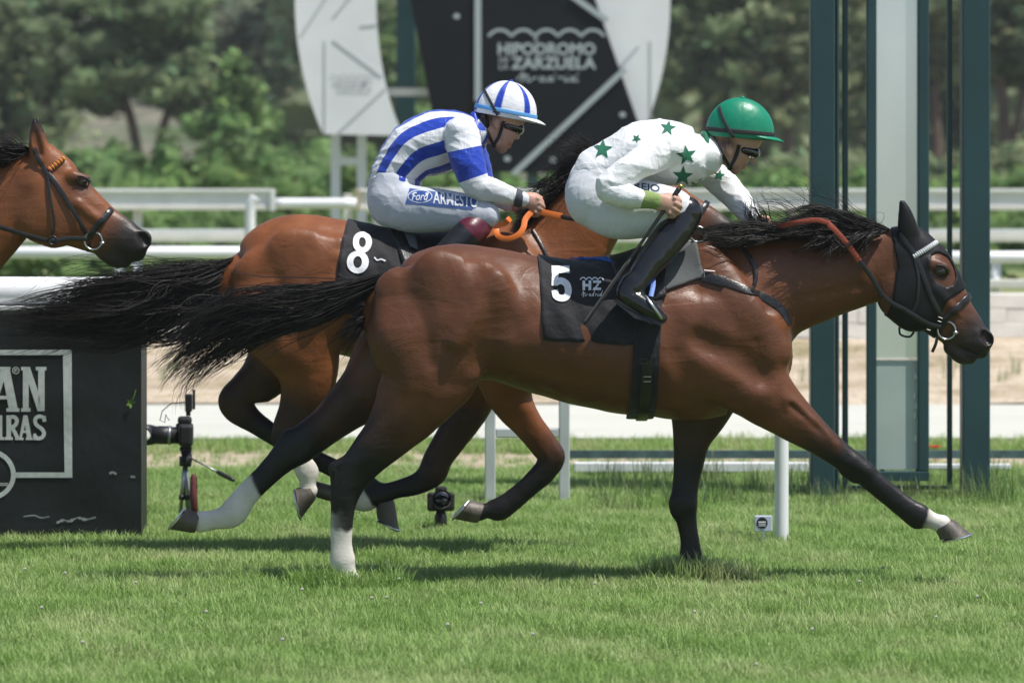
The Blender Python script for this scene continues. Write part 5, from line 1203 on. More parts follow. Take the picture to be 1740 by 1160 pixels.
V_, F_ = quad(-6, 6, 13.6, 16.2, .16); scatter('dry_grass', V_, F_, WEEDS, 5, .5, 1.1, 'dry grass tufts scattered on the sandy bank', 'grass', M_BANK, 5)
HOOFG = bpy.data.collections.new('long_tufts')
for s in range(4): tuft(HOOFG, 300+s, 18, .08, .135, .05, .004, M_GRASS, .7)
V_ = []; F_ = []
for (hx, hy) in ((MX(592, -.14), -.14), (MX(1192, .13), .13)):
    n = 14; b_ = len(V_); V_ += [(hx+.24*math.cos(2*math.pi*k/n), hy-.02+.20*math.sin(2*math.pi*k/n), .002) for k in range(n)]; F_.append(tuple(range(b_, b_+n)))
scatter('long_grass', V_, F_, HOOFG, 1100, 1.0, 1.4, 'longer turf hiding the planted hooves of the front horse', 'grass', M_TURF, 6)
# clover heads
M_CLOV = mat('clover_white', (.42,.41,.34), .8); cm = None
r = np.random.default_rng(21); bm = bmesh.new(); bmesh.ops.create_icosphere(bm, subdivisions=2, radius=.0075)
for v in bm.verts: v.co *= 1+.25*math.sin(v.co.x*900)*math.sin(v.co.y*900+1)*math.sin(v.co.z*700)
cm = bpy.data.meshes.new('clover_flower'); bm.to_mesh(cm); bm.free(); cm.materials.append(M_CLOV)
spots = [(513,1003),(631,1016),(657,1016),(817,1021),(678,984),(1265,975),(1120,975),(110,970),(42,970),(350,1040),(1590,1045),(1380,1070),(140,1095),(1285,1125),(905,1080),(1500,965),(1460,985),(1660,1010),(480,1090),(70,1030),(760,1060),(1180,1040),(1010,990),(230,985)]
for px, py in spots:
    d = FPX*(CAM_H-.075)/(py-HOR); o = bpy.data.objects.new('clover_flower', cm); COL.objects.link(o); o.location = (MX(px, d-CAM_D), d-CAM_D, .075+r.uniform(-.01,.01)); o.scale = (1,1,.9)
    tag(o, 'small white clover head standing in the turf', 'flower', 'white clover heads in the turf')

# ------------------------------------------------------------------ padded barrier with advertisement
M_BAN = mat('black_banner', (.012,.0145,.016), .5, spec=.35, bump=.4, bscale=3, bdist=.04, var=.2, vscale=5)
M_WHITE = mat('white_paint', (.74,.75,.74), .45, bump=.1, bscale=20, var=.06, vscale=3)
M_WPL = mat('white_plastic', (.78,.79,.80), .35, var=.05, vscale=4)
M_AD = mat('banner_print', (.52,.56,.55), .6, var=.1, vscale=30)
YB = 2.1
ba = empty('barrier', P(100,900,YB), 'black padded barrier with white pipe top and a framed advertisement', 'barrier')
V = []; F = []; X0, X1 = MX(-420, YB), MX(240, YB); z1 = MZ(526, YB); nx, nz_ = 66, 40
for j in range(nz_+1):
    for i in range(nx+1):
        x = X0+(X1-X0)*i/nx; z = .0+z1*j/nz_; V.append((x, YB+.008*mnoise.noise((x*3, z*4, 0))+.012*mnoise.noise((x*1.2, z*1.5, 5)), z))
for j in range(nz_):
    for i in range(nx): a = j*(nx+1)+i; F.append((a, a+1, a+nx+2, a+nx+1))
bf = link('front_cover', mesh('front_cover', V, F), M_BAN, ba, True)
bvB = BVHTree.FromPolygons(V, F)
MB().box(((X0+X1)/2, YB+.21, z1/2), (X1-X0-.01, .36, z1-.01), bev=.02).build('foam_block', M_BAN, ba)
zc = MZ(496, YB); rr = MR(25, YB)
MB().tube([(X0, YB+.08, zc), (X1, YB+.08, zc)], rr, 28).build('top_pipe', M_WPL, ba, True)
MB().box(((X0+X1)/2, YB+.06, z1+.006), (X1-X0, .14, .022), bev=.004).build('top_strip', M_WHITE, ba)
def bdec(name, fl, m=M_AD, lift=.004, ml=14): return decal(name, fl, bvB, YB, m, bf, lift, ml)
bdec('ad_frame', merge(poly_flat([(-300,594),(122,594),(122,603),(-300,603)]), poly_flat([(107,603),(122,603),(123,811),(110,811)]), poly_flat([(22,802),(110,802),(110,811),(20,811)])))
def slab(x0, x1, y0, y1): return poly_flat([(x0,y0),(x1,y0),(x1,y1),(x0,y1)])
bdec('ad_letter', merge(poly_flat([(2,623),(16,623),(30,693),(15,693)]), poly_flat([(2,623),(9,640),(-8,693),(-16,693)]), slab(-2,14,672,678), slab(11,33,693,699), slab(-20,-8,693,699), slab(-1,18,623,627)))
bdec('ad_letter', merge(slab(39,49,623,698), slab(65,76,623,698), poly_flat([(40,623),(51,623),(76,698),(64,698)]), slab(36,50,623,629), slab(61,79,623,629), slab(36,52,693,699)))
bdec('ad_letter', merge(slab(11,19,705,747), slab(8,22,742,747), stroke(spline([(15,709),(24,708),(29,714),(25,723),(16,725)], 5), 6.5), stroke([(20,725),(26,735),(31,746)], 6.5), slab(26,34,742,747)))
bdec('ad_letter', merge(slab(-6,4,705,747), slab(-10,7,742,747)))
bdec('ad_letter', merge(poly_flat([(40,705),(47,705),(54,744),(46,744)]), poly_flat([(40,705),(44,716),(37,744),(33,744)]), slab(37,49,731,735), slab(44,56,743,747), slab(31,40,743,747)))
bdec('ad_letter', merge(stroke(spline([(76,716),(74,709),(66,707),(60,712),(62,721),(71,728),(75,736),(71,743),(63,744),(58,738)], 5), 6.5), slab(73,78,706,716), slab(57,61,736,747)))
bdec('ad_mark', merge(stroke([(27+5.5*math.cos(a), 629+5.5*math.sin(a)) for a in [2*math.pi*k/20 for k in range(21)]], 1.4), slab(24.5,26,626,632), slab(26,30,626,627.5), slab(26,30,629,630.2)))
bdec('ad_circle', stroke([(-20+43*math.cos(a), 806+40*math.sin(a)) for a in [math.radians(-80+160*k/30) for k in range(31)]], 8))
for yy in (820, 823): bdec('ad_circle', slab(-10, 14, yy, yy+1.5))
M_SCUFF = mat('pale_scuff', (.25,.27,.27), .9, var=.3, vscale=20)
for pts, wd in (([(96,888),(108,883),(118,885),(132,879),(146,882),(163,878)], [2,5,3,6,4,2]*3+[3]*3), ([(186,804),(192,802),(198,805)], 4), ([(222,809),(230,810)], 4), ([(40,877),(58,875),(70,879),(84,877)], 2)): bdec('scuff', stroke(spline(pts, 4), wd if not isinstance(wd, list) else wd[:len(spline(pts, 4))]), M_SCUFF)
lf = MB(); 
for a in (20, 80, 140, 200, 260): 
    c = P(223,685,YB-.012); d = Vector((math.cos(math.radians(a)), -.3, math.sin(math.radians(a))))*.026; s_ = Vector((-d.z, 0, d.x))*.28; lf.add([c, c+d*.5+s_, c+d, c+d*.5-s_], [(0,1,2,3)])
lf.tube([P(223,685,YB-.012), P(228,672,YB-.01), P(231,662,YB-.004)], .002, 5)
tag(lf.build('ivy_sprig', mat('leaf_green', (.12,.22,.04), .5)), 'tiny green sprig poking out of the black barrier', 'leaf')

# ------------------------------------------------------------------ white post and plate, stand, low rail
tag(shade_auto(MB().tube([P(1328,930,2.0), P(1328,660,2.0), P(1328,655,2.0)], [.0335,.0335,.02], 24).build('post', M_WPL)), 'single white plastic post in the turf behind the front horse', 'post')
pl = empty('marker_plate', P(1297,925,1.9), 'small square white plate with a dark round emblem beside the white post', 'sign')
MB().box(P(1297,889,1.9), (.084,.012,.076), bev=.005).build('plate', mat('pale_blue_plastic', (.52,.58,.70), .45), pl)
c = P(1295,888,1.892)
def disc(c, rx, rz, n=28): return MB().add([c+Vector((rx*math.cos(2*math.pi*k/n), 0, rz*math.sin(2*math.pi*k/n))) for k in range(n)], [tuple(range(n))])
disc(c, .026, .027).build('emblem', mat('emblem_navy', (.012,.017,.03), .4), pl)
for dz, hh in ((.004,.007),(-.006,.003),(-.013,.003)): MB().box(c+Vector((0,-.001,dz)), (.034,.001,hh)).build('emblem_bar', M_WPL, pl)
MB().tube([P(1297,900,1.91), P(1297,925,1.91)], .006, 8).build('stake', M_WPL, pl)
YS = 4.2
stn = empty('stand', P(896,860,YS), 'white metal stand of uprights and crossbars behind the horses', 'stand'); M_ALU = mat('pale_metal', (.55,.58,.58), .4, metal=.15, var=.08, vscale=6)
for x, yy in ((833,864),(959,866)): MB().box((MX(x,YS), YS, MZ(yy,YS)/2+MZ(640,YS)/2), (.056,.056,MZ(640,YS)-MZ(yy,YS)), bev=.006).build('upright', M_ALU, stn)
MB().box(((MX(833,YS)+MX(959,YS))/2, YS, MZ(735,YS)), (MX(959,YS)-MX(833,YS)-.058,.05,.048), bev=.006).build('crossbar', M_ALU, stn)
MB().box(((MX(833,YS)+MX(959,YS))/2, YS, MZ(650,YS)), (MX(959,YS)-MX(833,YS)-.058,.05,.048), bev=.006).build('crossbar', M_ALU, stn)
for x in (833,959): MB().box((MX(x,YS), YS+.42, MZ(640,YS)/2), (.05,.05,MZ(640,YS)), bev=.006).build('upright', M_ALU, stn)
YR = 6.0
MB_ = MB().box(((MX(975,YR)+MX(1374,YR))/2, YR, .088), (MX(1374,YR)-MX(975,YR),.06,.058), bev=.008).build('low_rail', M_WPL); tag(MB_, 'white plastic rail lying low in the grass behind the front horse', 'rail')
M_GRN = mat('green_metal', (.020,.060,.067), .42, spec=.5, var=.12, vscale=2, bump=.05, bscale=60)
M_GRN2 = mat('faded_green_board', (.07,.12,.12), .7, var=.35, vscale=9)
tag(MB().box((MX(1350,6.2), 6.2, .147), (MX(1760,6.2)-MX(940,6.2),.03,.045)).build('kerb_board', M_GRN2), 'faded green edging board along the back of the turf', 'board')
lr = MB().box((MX(1600,YR+.1), YR+.1, .085), (MX(1735,YR)-MX(1500,YR),.05,.03), bev=.006).build('low_rail', M_WPL); tag(lr, 'white plastic rail piece half hidden in weeds by the finish posts', 'rail')
# ------------------------------------------------------------------ finish posts with mirror pane
YF = 4.5
fp = empty('finish_post', P(1525,856,YF), 'tall dark green steel finish posts holding a mirror pane', 'finish post')
def col_(name, xa, xb, yb, dep, m=M_GRN, Y=YF, ztop=5.0): 
    a, b = MX(xa, Y), MX(xb, Y); return MB().box(((a+b)/2, Y, (ztop+MZ(yb, Y))/2), (b-a, dep, ztop-MZ(yb, Y)), bev=.008).build(name, m, fp)
col_('column', 1376, 1417, 860, .15); col_('column_web', 1419, 1425, 860, .09, Y=YF+.03); col_('column', 1633, 1680, 860, .15)
col_('rod', 1431, 1441, 830, .03, Y=YF+.05); col_('rod', 1609, 1618, 832, .03, Y=YF+.05)
col_('frame_post', 1472, 1489, 800, .06); col_('frame_post', 1559, 1578, 800, .06)
a, b = MX(1472,YF), MX(1578,YF); MB().box(((a+b)/2, YF-.002, MZ(808,YF)), (b-a, .07, .05), bev=.004).build('frame_sill', M_GRN, fp)
a, b = MX(1431,YF), MX(1618,YF); MB().box(((a+b)/2, YF+.05, MZ(829,YF)), (b-a-.05, .03, .022), bev=.003).build('foot_bar', M_GRN, fp)
for x in (1500,1560): MB().box((MX(x,YF), YF+.04, .1), (.02,.02,.2)).build('foot', M_GRN, fp)
M_MIR = mat('hazy_mirror', (.90,.93,.94), .22, metal=.75, var=.08, vscale=1.5, stretch=(1,1,.5), bump=.1, bscale=2)
M_PANE = mat('frosted_pane', (.50,.58,.54), .55, spec=.4, var=.10, vscale=2.5, trans=.15)
a, b = MX(1489.5,YF), MX(1558.5,YF)
pane = MB().box(((a+b)/2, YF+.01, (MZ(608,YF)+5)/2), (b-a, .012, 5-MZ(608,YF)), R=Matrix.Rotation(0,3,'X')); pane.build('mirror_pane', M_MIR, fp)
MB().box(((a+b)/2, YF+.01, (MZ(612,YF)+MZ(797,YF))/2), (b-a, .012, MZ(612,YF)-MZ(797,YF))).build('lower_pane', M_PANE, fp)
MB().box(((a+b)/2, YF+.004, MZ(610,YF)), (b-a, .014, .006)).build('glazing_bar', M_WHITE, fp)
for px_, py_ in ((1556,640),(1554,672),(1557,690),(1555,706),(1556,745)): MB().box(P(px_,py_,YF), (.014,.006,.03), bev=.003).build('peeling_seal', M_WHITE, fp)
# poppy
po = MB(); c = P(1587,760,7.0)
for k in range(4):
    a = k*1.57+.4; d = Vector((math.cos(a), math.sin(a)*.6, .35))*.036; s_ = Vector((-math.sin(a), math.cos(a), .15))*.03; po.add([c, c+d*.6+s_, c+d*1.05, c+d*.6-s_], [(0,1,2,3)])
po.tube([c, c+Vector((.01,0,-.1)), Vector((c.x, c.y, 0))], .003, 5)
pm = po.build('poppy', mat('poppy_red', (.62,.02,.012), .6)); tag(pm, 'single red poppy by the path near the finish posts', 'flower')
# ------------------------------------------------------------------ remote cameras
M_BODY = mat('camera_plastic', (.016,.016,.018), .45, bump=.2, bscale=150); M_GLASS = mat('lens_glass', (.01,.01,.015), .05, spec=.8, coat=1); M_GREY2 = mat('tripod_grey', (.35,.37,.38), .35, metal=.7)
def camera_thing(label, c, face, s=1.0):
    """c: body centre, face: unit vector the lens points along"""
    g = empty('camera', c-Vector((0,0,.06*s)), label, 'camera', 'remote cameras on the turf'); f = Vector(face).normalized(); side = f.cross(Vector((0,0,1))).normalized(); R = Matrix((f, -side, Vector((0,0,1)))).transposed()
    def W(x, y, z): return c+R @ Vector((x*s, y*s, z*s))
    MB().box(W(0,0,0), (.062*s,.14*s,.095*s), R, .014*s).build('body', M_BODY, g); MB().box(W(.005,0,.06), (.06*s,.06*s,.035*s), R, .012*s).build('prism_hump', M_BODY, g); MB().box(W(.03,-.055,0), (.03*s,.03*s,.09*s), R, .01*s).build('grip', M_BODY, g)
    MB().tube([W(.028,0,-.004), W(.06,0,-.004), W(.062,0,-.004), W(.12,0,-.004), W(.122,0,-.004), W(.145,0,-.004)], [.036*s,.036*s,.039*s,.039*s,.037*s,.042*s], 28).build('lens', M_BODY, g, True)
    MB().tube([W(.064,0,-.004), W(.076,0,-.004)], [.0405*s,.0405*s], 28).build('zoom_ring', M_GREY2, g, True)
    n = 28; V = []; F = []
    for k in range(n):
        a = 2*math.pi*k/n; l = .145+.032+.028*math.cos(2*a)
        for x, rr_ in ((.143,.043),(l,.049),(l,.046),(.143,.040)): V.append(W(x, rr_*math.cos(a+math.pi/2), rr_*math.sin(a+math.pi/2)-.004))
    for k in range(n):
        for e in range(4): F.append((k*4+e, k*4+(e+1)%4, ((k+1)%n)*4+(e+1)%4, ((k+1)%n)*4+e))
    MB().add(V, F).build('lens_hood', M_BODY, g, True); MB().tube([W(.144,0,-.004), W(.1455,0,-.004)], .038*s, 24).build('front_glass', M_GLASS, g, True)
    return g, W
cA, WA = camera_thing('camera with long lens hood on a tripod at the left', P(316,738,3.3), (-1,-.05,.02), 1.18)
MB().box(WA(-.012,0,.135), (.034,.05,.09), None, .008).build('radio_receiver', M_BODY, cA); MB().box(WA(-.034,.0,.150), (.012,.03,.10), None, .003).build('antenna', M_BODY, cA); MB().tube([WA(-.01,0,.08), WA(-.01,0,.1)], .012, 10).build('hot_shoe', M_BODY, cA)
MB().tube([WA(.0,.03,.14), WA(.06,.035,.135), WA(.10,.03,.10), WA(.11,.02,.06), WA(.09,.0,.05), WA(.085,.03,.085), WA(.07,.03,.06)], .0025, 6).build('cable', M_BODY, cA, True)
tp = empty('tripod', P(318,889,3.3), 'grey tripod with pan handle carrying the left camera', 'tripod'); t0 = WA(.0,0,-.05)
MB().box(t0+Vector((0,0,-.012)), (.06,.06,.02), None, .004).build('quick_plate', M_BODY, tp)
MB().tube([t0+Vector((0,0,-.022)), t0+Vector((.004,0,-.05)), t0+Vector((0,0,-.055)), t0+Vector((-.004,0,-.10))], [.028,.026,.034,.03], 14).build('head', M_BODY, tp, True)
hA, hB = t0+Vector((.02,-.02,-.055)), P(398,816,3.1)
MB().tube([hA, hA.lerp(hB, .65)], .0045, 8).build('pan_handle', M_GREY2, tp, True); MB().tube([hA.lerp(hB, .62), hA.lerp(hB, .68), hA.lerp(hB, .96), hB], [.008,.012,.011,.007], 10).build('handle_grip', M_BODY, tp, True)
for k, a in enumerate((200, 320, 80)):
    e = Vector((t0.x+.035*math.cos(math.radians(a)), t0.y+.05*math.sin(math.radians(a)), .0)); s_ = t0+Vector((-.004,0,-.10)); MB().tube([s_, s_.lerp(e, .55), s_.lerp(e, .56), e], [.013,.013,.0095,.0095], 10).build('leg', M_GREY2, tp, True); MB().tube([s_.lerp(e, .5), s_.lerp(e, .58)], .016, 10).build('leg_clamp', M_BODY, tp, True)
tag(MB().tube([P(329,805,3.25), P(329,812,3.25), P(329,842,3.22), P(332,885,3.2)], [.010,.018,.019,.016], 10).build('camera_strap_roll', mat('dark_red_nylon', (.09,.012,.012), .7, var=.5, vscale=60), None, True), 'dark red and black strap roll hanging against the tripod', 'strap')
cB, WB = camera_thing('small camera sitting low in the grass facing the viewer', P(749,852,2.6), (.05,-1,.18), .95)
MB().tube([WB(0,0,-.045), WB(0,0,-.075), Vector((WB(0,0,0).x, WB(0,0,0).y, 0))], [.02,.03,.03], 12).build('ground_plate', M_BODY, cB, True)

# ------------------------------------------------------------------ white wall, fences
M_WALL = mat('white_block_wall', (.78,.75,.69), .85, var=.10, vscale=3, bump=.3, bscale=12)
YW = 16.3
wl = empty('boundary_wall', (0,YW,.3), 'low white block wall at the top of the sandy bank', 'wall'); zt, zb_ = MZ(499,YW), MZ(592,YW)-.15; nrow = 5; hb = (zt-zb_)/nrow; bxm = None
blk = MB().box((0,0,0), (.398,.2,hb-.003), bev=.006).build('block', M_WALL, wl); bme = blk.data; first = True
for j in range(nrow):
    for i in range(-14, 15):
        x = i*.40+(.2 if j % 2 else 0); o = blk if first else bpy.data.objects.new('block', bme)
        if not first: COL.objects.link(o); o.parent = wl; o.matrix_parent_inverse = Matrix.Translation(wl.location).inverted()
        first = False; o.location = (x, YW+.1+.004*math.sin(i*7.3+j*3.1), zb_+hb*(j+.5))
MB().box((0, YW+.1, (zt+zb_)/2), (11.6,.15,zt-zb_-.01)).build('mortar', M_WALL, wl)
M_BEAM = mat('fence_aluminium', (.74,.75,.76), .45, metal=.0, var=.06, vscale=4); M_BEAM2 = mat('fence_beige', (.74,.71,.65), .6, var=.06, vscale=4)
YA = 24.0
def fence_two(label, xa, xb, posts):
    g = empty('rail_fence', (MX((xa+xb)/2,YA), YA, .55), label, 'fence', 'far rail fences'); a, b = MX(xa,YA), MX(xb,YA)
    MB().box(((a+b)/2, YA, MZ(337,YA)), (b-a,.08,MZ(321,YA)-MZ(350,YA)), bev=.01).build('upper_beam', M_BEAM, g); MB().box(((a+b)/2, YA-.05, MZ(324,YA)), (b-a,.05,.035), bev=.008).build('top_lip', M_WHITE, g); MB().box(((a+b)/2, YA-.045, MZ(353,YA)), (b-a,.04,.05), bev=.008).build('bottom_lip', M_BEAM2, g)
    MB().box(((a+b)/2, YA-.01, MZ(394,YA)), (b-a,.07,.05), bev=.008).build('lower_beam', M_BEAM, g); MB().box(((a+b)/2, YA-.03, MZ(405,YA)), (b-a,.07,.07), bev=.008).build('lower_beam', M_BEAM2, g)
    for p_ in posts: MB().box((MX(p_,YA), YA+.1, (.5+MZ(330,YA))/2), (.085,.085,MZ(330,YA)-.5), bev=.008).build('post', M_BEAM2, g)
    return g
fence_two('white two beam rail fence at the left ending beside a bent pipe', -500, 463, [-250,232])
gl = MB().box(P(463,340,YA-.06), (.05,.06,.22), bev=.008).build('rail_end_plate', M_WHITE); tag(gl, 'white end plate closing the left rail fence', 'plate')
fence_two('white two beam rail fence running on behind the finish posts', 606, 2200, [590,640,690,1000,1350,1530,1850])
ge = MB().box(P(607,340,YA-.08), (.06,.08,.22), bev=.008).build('rail_end_post', mat('tan_timber', (.42,.36,.24), .8)); tag(ge, 'tan timber end block of the right rail fence', 'post')
YD = 22.0
g = empty('bent_rail', (MX(425,YD), YD, .55), 'white round pipe rail bending down at its left end', 'rail')
MB().tube([Vector(q) for q in spline([tuple(P(606,346,YD)),tuple(P(520,346,YD)),tuple(P(468,346,YD))], 4)], .052, 14).build('pipe', M_WPL, g, True)
MB().tube([Vector(q) for q in spline([tuple(P(434,335,YD-.1)),tuple(P(428,345,YD-.1)),tuple(P(425,362,YD-.1)),tuple(P(425,390,YD-.1)),tuple(P(425,470,YD-.1)),tuple(P(425,540,YD-.1))], 5)], .05, 14).build('bent_post', M_WPL, g, True)
YE = 18.0
def round_fence(label, xa, xb, ytop, posts, low=None):
    g = empty('running_rail', (MX((xa+xb)/2,YE), YE, .55), label, 'rail', 'round running rails'); a, b = MX(xa,YE), MX(xb,YE); z = MZ(ytop,YE)
    MB().tube([(a,YE,z),(b,YE,z)], .052, 16).build('rail', M_WPL, g, True)
    for p_ in posts: MB().tube([(MX(p_,YE),YE+.02,z),(MX(p_,YE),YE+.02,.5)], .042, 12).build('post', M_WPL, g, True)
    if low: MB().box(((a+b)/2,YE-.05,MZ(low,YE)), (b-a,.05,.075), bev=.01).build('lower_rail', M_BEAM2, g)
    return g
round_fence('white round running rail crossing behind the left horse', -500, 800, 429, [-300,203,233,560], None)
round_fence('white round running rail behind the finish posts at the right', 1100, 2200, 437, [1250,1693,2050], 482)

# ------------------------------------------------------------------ finish sign with white ring
YG = 27.0; M_SIGN = mat('sign_black', (.008,.010,.012), .6, spec=.2, var=.15, vscale=2); M_RING = mat('sign_white', (.80,.81,.82), .5, var=.04, vscale=2); M_LINE = mat('sign_grey_line', (.40,.45,.46), .5); M_FAINT = mat('faint_grey_print', (.50,.51,.53), .6)
sg = empty('finish_sign', P(840,650,YG), 'black finish sign with course lettering in front of a white ring', 'sign')
def plate(name, pts, Y, dep, m, parent=sg):
    return MB().prism([P(a, b, Y)+Vector((0,0,0)) for a, b in pts], None, (0,dep,0)).build(name, m, parent)
plate('panel', [(610,-450),(854,-450),(1114,293),(754,293)], YG, .06, M_SIGN)
n = 48; ri = [(820-318*math.cos(t), 433*math.sin(t)) for t in np.linspace(math.asin(229/433.), -math.asin(229/433.), 40)]; 
def ring_piece(side):
    tt = np.linspace(.555, -2.6, 60) if True else 0
    O = [(820-side*319*math.cos(t), 433*math.sin(t)) for t in tt]; I = [(820-side*181*math.cos(t2), 348*math.sin(t2)) for t2 in np.linspace(.725, -2.4, 60)]
    V = []; F = []; N_ = len(O)
    for (ox, oy), (ix, iy) in zip(O, I):
        for a, b, dy in ((ox,oy,0),(ix,iy,0),(ix,iy,.15),(ox,oy,.15)): q = P(a, b, YG+.08); V.append(q+Vector((0,dy,0)))
    for k in range(N_-1):
        for e in range(4): F.append((k*4+e, k*4+(e+1)%4, (k+1)*4+(e+1)%4, (k+1)*4+e))
    F += [(0,1,2,3), tuple((N_-1)*4+e for e in (0,1,2,3))]
    return MB().add(V, F).build('ring', M_RING, sg)
ring_piece(1); ring_piece(-1)
def gl(name, x0, y0, x1, y1, wd, m, Y, dep=.03):
    a, b = P(x0,y0,Y), P(x1,y1,Y); d = (b-a); L_ = d.length; an = math.atan2(d.z, d.x); return MB().box((a+b)/2, (L_, dep, wd), Matrix.Rotation(-an, 3, 'Y')).build(name, m, sg)
for q in ((812,-200,812,172,.068),(872,296,1062,118,.062),(970,-8,1032,36,.062)): gl('panel_strip', *q, M_LINE, YG-.012)
for q in ((552,70,552,228),(565,68,648,130),(575,225,655,150),(612,45,640,42),(512,60,555,-5),(566,30,600,-10),(1105,70,1105,200),(1055,112,1085,78)): gl('ring_joint', *q, .022, M_FAINT, YG+.079, .012)
def sgtext(name, flat, Y, m): 
    V, F = flat; return link(name, mesh(name, [P(v[0], v[1], Y) for v in V], F), m, sg)
def T(txt, x0, y0, x1, y1, bold=.03): V, F = flat_mesh_text(txt, bold); return fit(V, x0, y0, x1, y1), F
def HIP(x0, y0, x1, y1):
    V, F = flat_mesh_text('HIPODROMO', .035); V = fit(V, x0, y0, x1, y1); k = (x1-x0)
    return merge((V, F), stroke([(x0+k*.375, y0-3), (x0+k*.405, y0-8)], 4))
sgtext('lettering', HIP(846,73,1012,94), YG-.008, M_LINE); sgtext('lettering', T('ZARZUELA', 868, 97, 1013, 118, .035), YG-.008, M_LINE); sgtext('lettering', T('DE', 848, 98, 864, 106, .02), YG-.008, M_LINE); sgtext('lettering', T('LA', 848, 109, 864, 118, .02), YG-.008, M_LINE)
sgtext('wave_mark', wave_mark(830,1027,51,11,5,5), YG-.008, M_LINE); sgtext('lettering', script_madrid(878,119,984,142,2.6), YG-.008, M_LINE)
sgtext('faint_lettering', merge(wave_mark(560,636,128,5,2,5), T('HIPODROMO', 566, 137, 632, 146), T('ZARZUELA', 572, 149, 632, 157)), YG+.072, M_FAINT)
for x, y in ((776,28),(1058,195),(862,270),(940,272)): disc(P(x,y,YG-.009), .035, .03, 12).build('bolt', M_LINE, sg)
for x in (567,612): MB().box(((MX(x,YG)), YG+.5, (MZ(226,YG)+.5)/2), (.10,.1,MZ(226,YG)-.5)).build('leg', M_RING, sg)
MB().box(((MX(567,YG)+MX(612,YG))/2, YG+.5, MZ(274,YG)), (MX(612,YG)-MX(567,YG)-.1,.08,.085)).build('leg_crossbar', M_RING, sg)
MB().box(((MX(650,YG)+MX(735,YG))/2, YG+.3, MZ(156,YG)), (MX(735,YG)-MX(650,YG),.08,.085)).build('ring_bracket', M_BEAM2, sg)
for x in (840,905,1000): MB().box((MX(x,YG), YG+.14, (MZ(293,YG)+.5)/2), (.12,.1,MZ(293,YG)-.5)).build('leg', M_GRN2, sg)
tag(MB().box((MX(690,28.5), 28.5, 3.2), (.205,.2,5.6), bev=.01).build('green_post', M_GRN), 'dark green post standing behind the white ring sign', 'post')
# ------------------------------------------------------------------ trees and undergrowth
def leaf_mat(name, tr=.55):
    m = bpy.data.materials.new(name); m.use_nodes = True; nt = m.node_tree; L = nt.links; b = nt.nodes['Principled BSDF']; b.inputs['Roughness'].default_value = .6; b.inputs['Specular IOR Level'].default_value = .25
    a = nt.nodes.new('ShaderNodeAttribute'); a.attribute_name = 'Col'; L.new(a.outputs['Color'], b.inputs['Base Color'])
    t = nt.nodes.new('ShaderNodeBsdfTranslucent'); L.new(a.outputs['Color'], t.inputs[0]); mx = nt.nodes.new('ShaderNodeMixShader'); mx.inputs[0].default_value = tr
    L.new(b.outputs[0], mx.inputs[1]); L.new(t.outputs[0], mx.inputs[2]); L.new(mx.outputs[0], nt.nodes['Material Output'].inputs[0]); return m
M_LEAF = leaf_mat('foliage'); M_BARK = mat('pine_bark', (.11,.075,.055), .9, bump=.8, bscale=12, var=.3, vscale=6, stretch=(1,1,.3))
def leaves(lobes, n_per, size, base, seed, var=.25, flat=.6):
    """lobes: (x,y,z,rx,ry,rz); small leaf-spray quads through each lobe's outer volume"""
    r = np.random.default_rng(seed); VV = []; CC = []
    for (x, y, z, rx, ry, rz) in lobes:
        n = int(n_per*(rx*rz)**.9/1.0)+30; d = r.normal(size=(n, 3)); d /= np.linalg.norm(d, axis=1)[:, None]; rad = r.uniform(.45, 1.08, n)**.6
        bump_ = 1+.22*np.sin(d[:, 0]*5+x)*np.sin(d[:, 2]*6+y)+.12*np.sin(d[:, 1]*11+z*3)
        c = np.array([x, y, z])+d*np.array([rx, ry, rz])*(rad*bump_)[:, None]
        a = r.normal(size=(n, 3)); a[:, 2] *= flat; a /= np.linalg.norm(a, axis=1)[:, None]; b = np.cross(a, r.normal(size=(n, 3))); b /= np.linalg.norm(b, axis=1)[:, None]; s = size*r.uniform(.5, 1.4, n)[:, None]
        VV.append(np.stack([c-a*s, c+b*s*.45, c+a*s, c-b*s*.45], 1).reshape(-1, 3))
        k = (1+var*r.normal(size=n))*(1+.3*r.normal()); k = np.clip(k, .45, 1.8); hue = r.normal(size=n)*.12
        col = np.array(base)[None]*k[:, None]; col[:, 0] *= 1+hue; CC.append(np.repeat(col, 4, 0))
    V = np.vstack(VV); return V, np.arange(len(V)).reshape(-1, 4), np.vstack(CC)
_ico = None
def cores(lobes, base, seed, k=.74):
    """lumpy leaf-coloured balls added inside each lobe to lighten the dark gaps"""
    global _ico
    if _ico is None:
        bm = bmesh.new(); bmesh.ops.create_icosphere(bm, subdivisions=2, radius=1); bm.verts.index_update(); _ico = (np.array([v.co[:] for v in bm.verts]), np.array([[v.index for v in f.verts] for f in bm.faces])); bm.free()
    r = np.random.default_rng(seed); V = []; F = []; C = []
    for i, (x, y, z, rx, ry, rz) in enumerate(lobes):
        b = 1+.22*np.sin(_ico[0]@r.normal(size=3)*5+i)+.12*np.sin(_ico[0]@r.normal(size=3)*9)
        V.append(np.array([x, y, z])+_ico[0]*b[:, None]*np.array([rx, ry, rz])*k); F.append(_ico[1]+i*len(_ico[0])); C.append(np.tile(np.array(base)*np.clip(1+.2*r.normal(), .6, 1.5), (len(_ico[0]), 1)))
    return np.vstack(V), np.vstack(F), np.vstack(C)
